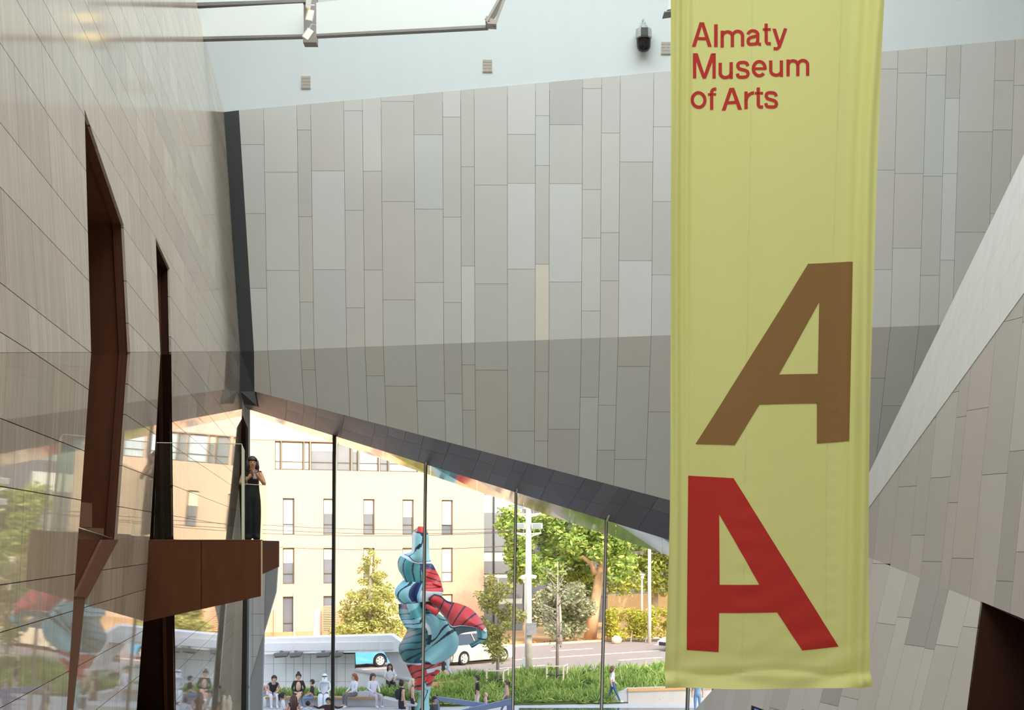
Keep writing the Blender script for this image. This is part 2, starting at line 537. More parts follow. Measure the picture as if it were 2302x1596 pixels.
for i in range(len(cols_px) - 1):
    x0, x1 = xs_all[i], xs_all[i + 1]
    xc = (cols_px[i] + cols_px[i + 1]) / 2
    jz = sorted([back_px(xc, j).z for j in joints[i]], reverse=True)
    zmid = zfold((x0 + x1) / 2)
    cuts = [30.0] + jz + [0.0]
    idx = 0
    for k in range(len(cuts) - 1):
        for part in (1, -1):
            r = [(x0 + GP, cuts[k + 1] + GP), (x1 - GP, cuts[k + 1] + GP), (x1 - GP, cuts[k] - GP), (x0 + GP, cuts[k] - GP)]
            r = clip(r, TK, -1, TC); 
            if len(r) < 3: continue
            r = clip(r, -BK, 1, -BC)
            if len(r) < 3: continue
            a = zfold(0)
            r = clip(r, -ZF_K * part, part, -a * part)
            if len(r) < 3: continue
            if i == 0:
                for (pa, pb) in ((strip_l[0], strip_l[1]),) if part == 1 else ((strip_l[1], strip_l[2]),):
                    A, B = back_px(*pa), back_px(*pb)
                    kk = (B.x - A.x) / (B.z - A.z)
                    r = clip(r, 1, -kk, -(A.x - kk * A.z))
                    if len(r) < 3: break
                if len(r) < 3: continue
            if parea(r) < 0.01: continue
            mb = MB().prism([back_at(a_, b_) for a_, b_ in ccw(r)], (0, 0.028, 0))
            mi = special.get((i, idx))
            if mi is None: mi = random.choice([0, 0, 1, 2, 3, 4, 5, 8, 9, 1])
            mb.build('wall_panel', PANEL[mi], wall_back)
            idx += 1

# dark strip painted for the shadow gap in the corner
sp = [back_px(503, 252), back_px(537, 248), back_px(571, 790), back_px(572, 880), P(578, 913, 36.4), P(548, 908, 36.4), P(541, 880, 36.3), back_px(540, 790)]
cs = MB()
cs.prism([sp[0], sp[1], sp[2], sp[7]], (0, 0.2, 0)).prism([sp[7], sp[2], sp[3], sp[6]], (0, 0.2, 0))
o = cs.build('trim_4', M_char)
tag(o, 'dark charcoal strip painted as the shadow gap in the corner between stone wall and grey panels', 'cladding', kind='structure')
o = MB().prism([sp[6], sp[3], sp[4], sp[5]], (0, 0.25, 0)).build('trim_5', M_black_metal)
tag(o, 'black block at the foot of the charcoal corner strip', 'cladding', kind='structure')

# white plaster wall above the panels
WT = MB()
xs_ = [-13, 15]
pts = [(x, TK * x + TC) for x in xs_]
def white_at(x, z): 
    zt = TK * x + TC
    return Vector((x, back_at(x, zt).y + 0.02 - 0.10 * (z - zt), z))
WT.add([white_at(-13, pts[0][1] - 0.4), white_at(15, pts[1][1]), white_at(15, 25.2), white_at(-13, 25.2)], [(0, 1, 2, 3)])
WT.add([v + Vector((0, 0.35, 0)) for v in WT.v[:4]], [(3, 2, 1, 0)])
o = WT.build('wall_upper', M_white_wall)
tag(o, 'white plaster wall band above the grey panels under the skylight', 'wall', kind='structure')

# ------------------------------------------------------------------ soffit and curtain wall
YG = 40.0
def glass_top(px): return 925 + (px - 575) * (1215 - 925) / (1508 - 575)
tops = [552, 572, 646, 684, 713, 774.5, 844.5, 874, 913, 953, 1012.5, 1082, 1120, 1160, 1189, 1247, 1317, 1357, 1394, 1422, 1480, 1550, 1580, 1650, 1690, 1760, 1800]
bots = [548, 566, 641, 679, 707, 764, 833, 864, 899, 939, 991, 1057, 1095, 1132, 1158, 1213, 1275, 1311, 1348, 1376, 1432, 1500, 1530, 1596, 1634, 1700, 1740]
def wall_bot(px): return back_px(px, 880 + (px - 572) * (1125 - 880) / (1508 - 572))
SOF = MB()
for i in range(len(tops) - 1):
    SOF.add([v + Vector((0, 0, 0.035)) for v in (wall_bot(tops[i]), wall_bot(tops[i + 1]), P(bots[i + 1], glass_top(bots[i + 1]), YG), P(bots[i], glass_top(bots[i]), YG))], [(0, 1, 2), (0, 2, 3)])
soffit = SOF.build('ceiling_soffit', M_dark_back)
tag(soffit, 'dark sloping soffit of brown-grey tiles above the window wall', 'soffit', kind='structure')
for i in range(len(tops) - 1):
    p, q = wall_bot(tops[i]), wall_bot(tops[i + 1])
    r, s = P(bots[i + 1], glass_top(bots[i + 1]), YG), P(bots[i], glass_top(bots[i]), YG)
    e = 0.008
    t = random.choice([0.35, 0.45, 0.6])
    for a, b in ((0, t), (t, 1)):
        A, B = p.lerp(s, a), q.lerp(r, a)
        C, D = q.lerp(r, b), p.lerp(s, b)
        cen = (A + B + C + D) / 4
        quad = [x + (cen - x).normalized() * e for x in (A, B, C, D)] if (A - B).length > 0.1 else [A, B, C, D]
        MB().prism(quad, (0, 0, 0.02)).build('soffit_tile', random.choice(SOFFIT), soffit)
# polished reflective soffit outside the glass
ex = MB()
n = 12
for i in range(n):
    a, b = 552 + (1800 - 552) * i / n, 552 + (1800 - 552) * (i + 1) / n
    def lowpt(px): return P(px, glass_top(px) + 10 + (px - 552) * 0.027, 42.4)
    mb = MB().prism([P(a + 1, glass_top(a + 1), YG + 0.1), P(b, glass_top(b), YG + 0.1), lowpt(b), lowpt(a + 1)], (0, 0, 0.05))
    ex.add(mb.v, mb.f)
EXT = ex.build('ceiling_outside', M_polish)
tag(EXT, 'polished stone soffit strip just outside the top of the window wall', 'soffit', kind='structure')
# roof overhang and parapet over the soffit: closes the building above the window wall
win = thing('window_1', 'tall window wall of clear panes between slim dark posts', 'window', P(1000, 1700, YG), kind='structure')
mull = [(752, 748), (957, 950), (1160, 1153), (1363, 1352), (1556, 1545)]
foot_z = 0.3
def foot(px_t, px_b):
    py = HY + (CZ - foot_z) / YG * F
    yt = glass_top(px_t)
    x = px_t + (px_b - px_t) * (py - yt) / (1596 - yt)
    return P(x, py, YG)
edge = [(549, 547)] + mull + [(1760, 1700)]
M_steel_strip = mat('pale_steel', (208, 208, 200), rough=0.35, metal=0.2, var=0.04)
for i, (a, b) in enumerate(edge):
    t, f = P(a, glass_top(a), YG), foot(a, b)
    if 0 < i < len(edge) - 1 or i == 0:
        MB().bar(f, t + Vector((0, 0, 0.05)), 0.085, 0.22, up=(0, 1, 0)).build('post', M_black_metal, win)
        if i > 1:
            MB().bar(f + Vector((-0.005, -0.125, 0)), t + Vector((-0.005, -0.125, 0.02)), 0.045, 0.02, up=(0, 1, 0)).build('steel_strip', M_steel_strip, win)
            MB().bar(t + Vector((0.0, -0.05, -0.05)), t + Vector((0.05, -0.42, 0.17)), 0.05, 0.05).build('post_bracket', M_steel_strip, win)
    if i < len(edge) - 1:
        a2, b2 = edge[i + 1]
        t2, f2 = P(a2, glass_top(a2), YG), foot(a2, b2)
        g = Vector((0.05, 0, 0))
        MB().prism([f + g, f2 - g, t2 - g, t + g], (0, 0.03, 0)).build('pane', M_glass, win)
# end jamb of the window wall on the left: black post beside the stone
o = MB().prism([P(546, 1335, 38.6), P(556, 1335, 38.6), P(553, 1660, 38.6), P(541, 1660, 38.6)], (0, 0.3, 0)).build('trim_6', M_black_metal)
tag(o, 'black vertical post closing the window wall beside the stone wall', 'post', kind='structure')

# ------------------------------------------------------------------ right wall: two panelled planes and a pale sloping edge
XR0, DR = 6.05, -0.23
def right_x(y, z, lower):
    x = XR0 + DR * (y - 38)
    zf = right_fold(y)
    return x + ((z - zf) * 0.10 if z > zf else (z - zf) * 0.24)
rfA, rfB = P(1958, 1255, 30.0), P(2302, 1395, 24.4)
def right_fold(y): return rfA.z + (rfB.z - rfA.z) * (y - 30.0) / (24.4 - 30.0)
def right_px(px, py):
    Y = 28.0
    for _ in range(40):
        p = P(px, py, Y)
        err = p.x - right_x(Y, p.z, 0)
        Y -= err / ((px - CX) / F - DR) * 0.8
    return P(px, py, Y)
tA, tB = right_px(1955, 1140), right_px(2302, 660)
RK = (tB.z - tA.z) / (tB.y - tA.y)
def right_top(y): return tA.z + RK * (y - tA.y)
PANEL_R = [mat('side_panel_%d' % i, c, rough=0.5, var=0.02, scale=1.2) for i, c in enumerate(
    [(178, 172, 165), (172, 166, 160), (184, 178, 170), (164, 159, 154), (176, 168, 160), (190, 185, 178), (160, 156, 152)])]
door_px = [(2205, 1352), (2302, 1397), (2420, 1440), (2420, 1640), (2168, 1640)]
door_poly = convex([(right_px(*p).y, right_px(*p).z) for p in door_px])
WR = MB(); pieces_r = []
y = 38.3
while y > 8:
    w = random.choice([0.34, 0.5, 0.72, 0.8, 0.5, 0.36])
    y1 = y - w
    zj = [-0.5 + random.random() * 2]
    while zj[-1] < 24: zj.append(zj[-1] + random.choice([1.7, 2.4, 2.9]))
    for k in range(len(zj) - 1):
        for part in (1, -1):
            for back in (False, True):
                g = 0 if back else 0.004
                r = [(y1 + g, zj[k] + g), (y - g, zj[k] + g), (y - g, zj[k + 1] - g), (y1 + g, zj[k + 1] - g)]
                kf = (rfB.z - rfA.z) / (24.4 - 30.0)
                r = clip(r, -kf * part, part, -(rfA.z - kf * 30.0) * part)
                if len(r) < 3: continue
                r = clip(r, RK, -1, tA.z - RK * tA.y)
                if len(r) < 3 or parea(r) < 0.004: continue
                for q in subtract(r, door_poly):
                    pts3 = [Vector((right_x(a, b, 0), a, b)) for a, b in ccw(q)]
                    if back: WR.add([v + Vector((0.03, 0, 0)) for v in pts3], [tuple(range(len(pts3)))])
                    else: pieces_r.append((pts3, part))
    y = y1
wall_right = WR.build('wall_right', M_dark_back)
tag(wall_right, 'slanted right-hand wall clad in narrow grey panels with a fold', 'wall', kind='structure')
rest = MB(); cnt = 0
for pts3, part in pieces_r:
    pr = [(F * v.x / v.y + CX, HY - F * (v.z - CZ) / v.y) for v in pts3]
    vis = any(1600 < a < 2330 and 560 < b < 1620 for a, b in pr)
    mb = MB().prism(pts3, (0.028, 0, 0))
    mi = random.choice([0, 1, 2, 0, 4, 1, 3] if part == 1 else [5, 2, 5, 0, 2, 5, 3, 6])  # lower panels take lighter tones, their stronger light put into the colour
    if vis and cnt < 295:
        mb.build('wall_panel', PANEL_R[mi], wall_right); cnt += 1
    else: rest.add(mb.v, mb.f, mi)
if rest.v:
    o = rest.build('wall_panels_far', None, wall_right, mats=PANEL_R); o['kind'] = 'stuff'
# pale sloping edge face (end of the right-hand volume)
def ext(p, q, t): return p + (q - p) * t
f0 = P(1955, 1140, 30.4); f1 = P(2302, 385, 26.6)
e0, e1 = ext(tA, tB, -0.5), ext(tA, tB, 1.7)
g0, g1 = ext(f0, f1, -0.12), ext(f0, f1, 1.7)
g0 = e0.lerp(g0, 0.15)
M_pale = mat('pale_stone_edge', (196, 196, 192), rough=0.35, var=0.05, scale=1.5, stretch=(1, 4, 1))
EE = MB()
NS = 9
edge_root = None
sl = MB()
for i in range(14):
    t0, t1 = i / 14, (i + 1) / 14
    q = [e0.lerp(e1, t0), e0.lerp(e1, t1), g0.lerp(g1, t1), g0.lerp(g1, t0)]
    sl.add(q, [(0, 1, 2, 3)])
edge_root = sl.build('trim_7', M_pale)
tag(edge_root, 'pale sloping stone edge rising to the right beside the banner', 'wall edge', kind='structure')
nrm = (e1 - e0).cross(g0 - e0).normalized()
if nrm.y > 0: nrm = -nrm
for rowi in range(3):
    a0, a1 = rowi / 3, (rowi + 1) / 3
    nseg = 14
    for i in range(nseg):
        t0, t1 = max(0, (i + 0.3 * rowi - 0.3) / nseg), min(1, (i + 0.7 + 0.3 * rowi) / nseg)
        q = [e0.lerp(e1, t0).lerp(g0.lerp(g1, t0), a0), e0.lerp(e1, t1).lerp(g0.lerp(g1, t1), a0), e0.lerp(e1, t1).lerp(g0.lerp(g1, t1), a1), e0.lerp(e1, t0).lerp(g0.lerp(g1, t0), a1)]
        c = sum(q, Vector()) / 4
        q = [v + (c - v) * 0.004 + nrm * 0.012 for v in q]
        MB().prism(q, nrm * -0.01).build('edge_slab', M_pale, edge_root)
# dark doorway in the right wall
dp = [right_px(*p) for p in door_px]
droot = thing('door_1', 'dark brown steel-lined doorway at the lower right corner', 'doorway', dp[-1], kind='structure')
for i in range(len(dp)):
    p, q = dp[i], dp[(i + 1) % len(dp)]
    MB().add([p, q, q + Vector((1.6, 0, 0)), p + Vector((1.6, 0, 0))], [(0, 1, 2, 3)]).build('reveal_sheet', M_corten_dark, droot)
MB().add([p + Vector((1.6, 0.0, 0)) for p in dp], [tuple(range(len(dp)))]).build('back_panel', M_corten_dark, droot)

# slanted black frame, and a white panel painted for the reflection beside it
o = MB().prism([P(1660, 1535, 38.2), P(1682, 1535, 38.2), P(1650, 1625, 38.2), P(1626, 1625, 38.2)], (0, 0.3, 0)).build('trim_8', M_black_metal)
tag(o, 'slanted black frame at the right end of the window wall under the banner', 'frame', kind='structure')
o = MB().prism([P(1612, 1540, 38.9), P(1662, 1540, 38.5), P(1634, 1625, 38.5), P(1580, 1625, 38.9)], (0, 0.25, 0)).build('trim_9', M_white_wall)
tag(o, 'slanted white panel imitating a reflection left of the black frame under the banner', 'frame', kind='structure')

# ------------------------------------------------------------------ the rest of the hall (closes it, mostly out of view)
M_floor = mat('hall_floor', (188, 182, 172), rough=0.25, var=0.05, scale=1.5)
M_plain = mat('plain_plaster', (205, 198, 188), rough=0.8, var=0.03)
o = MB().box((-13, -8, 0.0), (18, 40, 0.3)).build('floor', M_floor); tag(o, 'pale polished stone floor of the hall', 'floor', kind='structure')
o = MB().prism([(-13.4, -8, 28.0), (-13.4, 30, 28.0), (-13.4, 41.2, 22.2), (-13.4, 41.2, 22.7), (-13.4, 30, 28.6), (-13.4, -8, 28.6)], (31.8, 0, 0)).build('ceiling', M_white_wall); tag(o, 'white roof over the hall', 'ceiling', kind='structure')
o = MB().box((-13.4, -8.4, 0.0), (18.4, -8, 28.0)).build('wall_rear', M_plain); tag(o, 'plain plaster wall behind the viewer', 'wall', kind='structure')
o = MB().prism([(-13, -8, 0), (-13, 41, 0), (-13, 41, 22.2), (-13, 30, 28), (-13, -8, 28)], (-0.4, 0, 0)).build('wall_outer_left', M_plain); tag(o, 'outer wall behind the stone wall', 'wall', kind='structure')
o = MB().prism([(18, -8, 0), (18, 41, 0), (18, 41, 22.2), (18, 30, 28), (18, -8, 28)], (0.4, 0, 0)).build('wall_outer_right', M_plain); tag(o, 'outer wall behind the right-hand panels', 'wall', kind='structure')
o = MB().prism([P(1700, 1262, 40.2), (18, 40.2, 6), (18, 40.2, 0.3), P(1655, 1766, 40.2)], (0, 0.4, 0)).build('wall_end_right', M_plain); tag(o, 'outer wall right of the window wall', 'wall', kind='structure')
# outer face of the building above the window wall
fa = [P(548, glass_top(548) - 2, 40.6), P(1800, glass_top(1800) - 2, 40.6)]
o = MB().prism([fa[0] + Vector((-5, 0, 0.2)), fa[0], fa[1], (18, 40.6, fa[1].z), (18, 40.6, 22.3), (-12.5, 40.6, 22.3)], (0, 0.5, 0)).build('wall_outer_back', M_plain); tag(o, 'outer face of the hall above the window wall', 'wall', kind='structure')
o = MB().box((-13, 39.6, 0.3), (-7.75, 40.4, 12)).build('wall_end_left', M_plain); tag(o, 'outer wall left of the window wall', 'wall', kind='structure')
# ------------------------------------------------------------------ roof baffles, small lamps, vents, security camera
def slab4(pts, Y, th, name, m, parent=None):
    return MB().prism([P(x, y, Y) for x, y in pts], (0, th, 0)).build(name, m, parent)
def baffle(label, face, Y, th, under):
    root = thing('roof_baffle', label, 'baffle', P(face[0][0], face[-1][1], Y), group='white baffles under the skylight')
    slab4(face, Y, th, 'face_panel', M_white_beam, root)
    slab4(under, Y - 0.02, th + 0.04, 'edge_rail', M_grey_metal, root)
    return root
b1 = baffle('white roof baffle at the top left beside the stone wall', [(380, 23), (681, 7), (681, 77), (380, 84)], 29.5, 0.12, [(380, 84), (681, 77), (681, 82), (380, 90)])
b2 = baffle('long white roof baffle ending in an open bracket at the top', [(711, 6), (1150, -42), (1093, 56), (711, 76)], 29.2, 0.12, [(711, 76), (1093, 56), (1094, 62), (711, 81)])
br = MB()
br.bar(P(1094, 58, 29.1), P(1152, -46, 29.1), 0.5, 0.05, up=(1, 0, 0.4))
br.bar(P(1110, 61, 28.9), P(1140, -20, 28.9), 0.05, 0.05, up=(1, 0, 0))
br.bar(P(1092, 40, 28.9), P(1116, 52, 28.9), 0.06, 0.08)
br.bar(P(1096, 57, 28.9), P(1116, 58, 28.9), 0.3, 0.04)
br.build('end_bracket', mat('bracket_metal', (168, 160, 152), rough=0.4), b2)
b3 = baffle('white roof baffle cut by the top of the frame at the left', [(370, -70), (690, -70), (690, -2), (370, 8)], 29.9, 0.12, [(370, 8), (690, -2), (690, 4), (370, 16)])
b4 = baffle('grey bracket end of a roof baffle peeping out left of the banner top', [(1507, -40), (1560, -40), (1560, 10), (1500, 22)], 27.5, 0.3, [(1493, 26), (1560, 12), (1560, 18), (1493, 28)])
# recessed grey box between the two baffles with two small lamps
o = MB().prism([P(681, -20, 30.2), P(711, -20, 30.2), P(711, 95, 30.2), P(681, 95, 30.2)], (0, 0.3, 0)).build('lamp_niche', mat('niche_grey', (150, 144, 138), rough=0.7))
tag(o, 'grey niche panel between the two white baffles', 'panel')
M_lamp_white = mat('lamp_white', (215, 215, 212), rough=0.4)
M_lamp_glow = mat('lamp_glow', (255, 225, 150), rough=0.4, emit=((255, 214, 120), 5.0))
def spot(label, px, py, rot, loc_y=29.2):
    c = P(px, py, loc_y)
    root = thing('spot_lamp', label, 'lamp', c, group='small spot lamps between the baffles')
    a = math.radians(rot)
    ax = Vector((math.cos(a), 0, math.sin(a))); az = Vector((-math.sin(a), 0, math.cos(a)))
    MB().obox(c, ax * 0.075, Vector((0, 0.06, 0)), az * 0.115).build('housing', M_lamp_white, root)
    gr = MB()
    for k in range(4):
        gr.obox(c + ax * 0.012 + az * (-0.075 + 0.05 * k) + Vector((0, -0.062, 0)), ax * 0.055, Vector((0, 0.006, 0)), az * 0.018)
    gr.build('light_strip', M_lamp_glow, root)
    MB().tube([c + az * 0.1 - ax * 0.05, c + az * 0.22 - ax * 0.07, c + az * 0.3 + Vector((-0.02, 0.3, 0.05))], 0.018, 6).build('arm', M_lamp_white, root)
spot('upper of the two small lit spot lamps between the white baffles', 697, 36, -12)
spot('lower of the two small lit spot lamps between the white baffles', 693, 78, -35)
o = MB().prism([P(688, -8, 29.0), P(700, -8, 29.0), P(696, 19, 29.0), P(687, 15, 29.0)], (0, 0.1, 0)).build('lamp_bracket', M_lamp_white)
tag(o, 'white bracket plate above the spot lamps', 'bracket')
# little vent grilles on the white wall
def white_px(px, py):
    Y = 35.0
    for _ in range(30):
        p = P(px, py, Y)
        Y = white_at(p.x, p.z).y
    return P(px, py, Y)
M_vent = mat('vent_slot', (168, 160, 150), rough=0.8)
M_vent_frame = mat('vent_frame', (212, 210, 202), rough=0.7)
for (x, y, lab) in [(688, 185, 'small wall vent grille below the spot lamps'), (1096, 148, 'small wall vent grille below the bracket end of the long baffle'), (1497, 108, 'small wall vent grille half hidden by the left edge of the banner')]:
    c = white_px(x, y) + Vector((0, -0.02, 0))
    root = thing('vent_grille', lab, 'vent', c, group='vents on the white wall')
    MB().box(c + Vector((-0.125, 0, -0.165)), c + Vector((0.125, 0.03, 0.165))).build('plate', M_vent_frame, root)
    for i in range(2):
        for k in range(4):
            a = c + Vector((-0.118 + i * 0.122, -0.012, -0.155 + k * 0.08))
            MB().box(a, a + Vector((0.112, 0.012, 0.064))).build('vent_slat', M_vent, root)
# security camera
c = white_px(1445, 108) + Vector((0, -0.25, 0))
cr = thing('security_camera', 'black dome security camera hanging in front of the white wall', 'camera', c)
s_ = 35 / F
MB().lathe(c + Vector((0, 0, 0.47)), [(0.02, 0.12), (0.05, 0.08), (0.05, 0.04), (0.09, 0.0), (0.09, -0.06), (0.13, -0.09)][::-1], n=16).build('mount', mat('cam_grey', (170, 174, 172), rough=0.4), cr, smooth=False)
MB().lathe(c + Vector((0, 0, 0.1)), [(0.20, 0.28), (0.205, 0.2), (0.205, 0.06), (0.18, 0.04)][::-1], n=20).build('collar', mat('cam_grey', (170, 174, 172)), cr)
MB().box(c + Vector((-0.09, -0.225, 0.16)), c + Vector((0.09, -0.15, 0.36))).build('badge', M_black_metal, cr)
MB().lathe(c + Vector((0, 0, 0.1)), [(0.18, 0.06), (0.18, -0.12), (0.165, -0.2), (0.12, -0.26), (0.05, -0.29)], n=20).build('dome', mat('cam_dome', (18, 18, 20), rough=0.1), cr, smooth=True)
MB().tube([c + Vector((0, 0, 0.55)), c + Vector((0, 0.05, 0.66)), c + Vector((0, 0.3, 0.7))], 0.025, 8).build('arm', mat('cam_grey', (170, 174, 172)), cr)

# ------------------------------------------------------------------ balcony
BY = 17.8
def BP(px, py): return P(px, py, BY)
balc = thing('balcony', 'rusty brown steel balcony jutting from the stone wall', 'balcony', BP(400, 1398))
tl_, tm, tr_ = BP(328, 1216), BP(452, 1216), BP(585, 1216)
def bot(px): return 1398 + (px - 322) * (1340 - 1398) / (588 - 322)
MB().prism([BP(331, 1215), BP(451.5, 1215), BP(451.5, bot(451.5)), BP(322, bot(322))], (0, 0.08, 0)).build('apron_panel', M_corten, balc)
MB().prism([BP(453, 1215), BP(586, 1215), BP(586, bot(586)), BP(453, bot(453))], (0, 0.08, 0)).build('apron_panel', M_corten, balc)
MB().prism([BP(586.5, 1215), BP(588.5, 1215), BP(588.5, 1341), BP(586.5, 1341)], (0, 0.05, 0)).build('corner_highlight', mat('edge_highlight', (214, 196, 160), rough=0.4), balc)  # pale strip painted as the bright highlight along the apron corner
n0, n1 = BP(588, 1215), P(627, 1216, 27.3)
m0, m1 = BP(588, 1291), P(627, 1274, 27.3)
k9 = n0.lerp(n1, 0.965); k8 = m0.lerp(m1, 0.965)
MB().prism([n0 + Vector((0, .08, 0)), k9, k8, m0 + Vector((0, .08, 0))], (-0.06, 0, 0)).build('side_fascia', mat('corten_matt', (84, 48, 30), rough=0.95, spec=0.05, col2=(98, 58, 38), scale=3), balc)
c2 = P(618, 1216, 26.6); d2 = P(618, 1277, 26.6)
MB().prism([c2 + Vector((0.02, 0, 0)), n1, m1, d2 + Vector((0.02, 0, 0))], (0, 0.05, 0)).build('end_fascia', M_corten, balc)
in0, in1 = Lo(330, 1216), P(560, 1216, 27.3)
MB().prism([n0 + Vector((0, .08, -0.02)), n1 + Vector((0, 0, -0.02)), Vector((-6.2, 27.3, n1.z - 0.02)), Vector((-5.0, BY + 0.08, n0.z - 0.02))], (0, 0, -0.06)).build('deck', M_corten_dark, balc)
MB().prism([BP(335, 1213), BP(588, 1213), BP(588, 1216), BP(335, 1216)], (0, 0.1, 0)).build('top_lip', mat('corten_light', (128, 86, 66), rough=0.5), balc)
gb = mat  # alias
M_glass_b = glass_mat('balustrade_glass', (0.90, 0.93, 0.92), 1.52)
MB().prism([P(352, 995, BY + 0.1), P(543, 998, BY + 0.1), P(543, 1215, BY + 0.1), P(345, 1215, BY + 0.1)], (0, 0.02, 0)).build('glass_front', M_glass_b, balc)
MB().prism([P(543, 998, BY + 0.09), P(549, 1012, BY + 0.09), P(549, 1215, BY + 0.09), P(543, 1215, BY + 0.09)], (0, 0.03, 0)).build('glass_edge', M_glass_edge, balc)
MB().prism([P(352, 994, BY + 0.09), P(543, 997, BY + 0.09), P(543, 998.6, BY + 0.09), P(352, 995.6, BY + 0.09)], (0, 0.03, 0)).build('glass_top_edge', M_glass_edge, balc)
MB().prism([P(548, 1000, BY + 0.2), P(553, 1088, 25.8), P(553, 1216, 25.8), P(548, 1216, BY + 0.2)], (-0.015, 0, 0)).build('glass_side', M_glass_b, balc)
MB().prism([P(551, 1088, 25.8), P(598, 1091, 25.8), P(598, 1216, 25.8), P(551, 1216, 25.8)], (0, 0.02, 0)).build('glass_end', M_glass_b, balc)
MB().prism([P(551, 1087, 25.79), P(598, 1090, 25.79), P(598, 1091.5, 25.79), P(551, 1088.5, 25.79)], (0, 0.03, 0)).build('glass_top_edge', M_glass_edge, balc)

# ------------------------------------------------------------------ the banner
BAN_Y = 20.0
LE = [(-120, 1506), (0, 1507), (300, 1508), (700, 1508), (1000, 1507), (1150, 1505), (1300, 1501), (1400, 1497), (1543, 1491)]
RE = [(-120, 1991), (0, 1988), (300, 1976), (600, 1966), (900, 1956), (1100, 1953), (1300, 1953), (1450, 1955), (1540, 1956)]
def interp(tab, y):
    if y <= tab[0][0]: return tab[0][1]
    for (y0, x0), (y1, x1) in zip(tab, tab[1:]):
        if y <= y1: return x0 + (x1 - x0) * (y - y0) / (y1 - y0)
    return tab[-1][1]
Y_TOP, Y_BOT = -120.0, 1545.0
def smooth(a, b, t):
    t = max(0, min(1, (t - a) / (b - a))); return t * t * (3 - 2 * t)
def ban_depth(u, v):
    d = 0.0
    e = 1 - smooth(0.0, 0.15, u)
    d += e * (0.085 * math.sin(2 * math.pi * (u * 19 + 0.25 * math.sin(v * 4))) * (0.6 + 0.4 * math.cos(v * 3))) - 0.10 * e * e
    r = smooth(0.82, 1.0, u)
    d += r * (0.07 * math.sin(2 * math.pi * (u * 11 + 0.5 * v + 0.2 * math.sin(v * 6)))) - 0.09 * r * r
    d += 0.05 * math.sin(2 * math.pi * (u * 1.1 + 0.35 * v)) + 0.02 * math.sin(2 * math.pi * (u * 2.6 - 1.3 * v))
    b = smooth(0.90, 0.985, v)
    d += b * (0.045 * math.sin(2 * math.pi * (v * 26 + 0.9 * u + 0.3 * math.sin(u * 7)))) * (0.35 + 0.65 * smooth(0.96, 1.0, v))
    d -= 0.15 * smooth(0.975, 1.0, v) * (1 - 0.5 * u)
    d += 0.05 * math.exp(-((v - 0.978 - 0.004 * math.sin(u * 9)) / 0.0045) ** 2)
    # small cross wrinkles around the middle seam near the foot
    d += 0.008 * math.exp(-((u - 0.39) / 0.06) ** 2) * smooth(0.55, 0.95, v) * math.sin(v * 210)
    d += 0.006 * math.exp(-((u - 0.82) / 0.03) ** 2) * smooth(0.4, 0.95, v) * math.sin(v * 300)
    d += 0.006 * smooth(0.2, 0.5, u) * (1 - smooth(0.6, 0.95, u)) * smooth(0.75, 0.95, v) * math.sin(v * 150 + u * 20)
    return d
def ban(u, v, off=0.0):
    hem = Y_BOT + 4 * math.sin(u * 3.0) - 2 + 5 * (1 - u) * 0
    py = Y_TOP + (hem - Y_TOP) * v
    xl, xr = interp(LE, py), interp(RE, py)
    flat = P(xl + (xr - xl) * u, py, BAN_Y)
    return flat + Vector((0, ban_depth(u, v) - off, 0))
M_ban = mat('banner_cloth', (224, 225, 146), rough=0.75, var=0.015, scale=40, trans=0.22)
banner = thing('banner', 'tall hanging yellow-green cloth banner with red lettering', 'banner', ban(0.5, 1))
NU, NV = 120, 260
vs = [ban(i / NU, j / NV) for j in range(NV + 1) for i in range(NU + 1)]
fs = [(j * (NU + 1) + i, j * (NU + 1) + i + 1, (j + 1) * (NU + 1) + i + 1, (j + 1) * (NU + 1) + i) for j in range(NV) for i in range(NU)]
cloth = link('cloth', vs, fs, M_ban, banner, smooth=True)
M_seam = mat('banner_seam', (218, 218, 150), rough=0.7)
for u0 in (0.385, 0.80):
    vs, fs = [], []
    for j in range(NV + 1):
        v = j / NV
        uu = u0 - 0.012 * v
        vs += [ban(uu - 0.0018, v, 0.004), ban(uu + 0.0018, v, 0.004)]
        if j: fs.append((2 * j - 2, 2 * j - 1, 2 * j + 1, 2 * j))
    link('seam', vs, fs, M_seam, banner, smooth=True)
MB().tube([ban(0, 0) + Vector((-0.1, 0, 0)), ban(1, 0) + Vector((0.1, 0, 0))], 0.04, 10).build('rod', M_grey_metal, banner)
def flat_to_banner(px, py, off):
    v = (py - Y_TOP) / (Y_BOT - 2 - Y_TOP)
    xl, xr = interp(LE, py), interp(RE, py)
    return ban((px - xl) / (xr - xl), v, off)
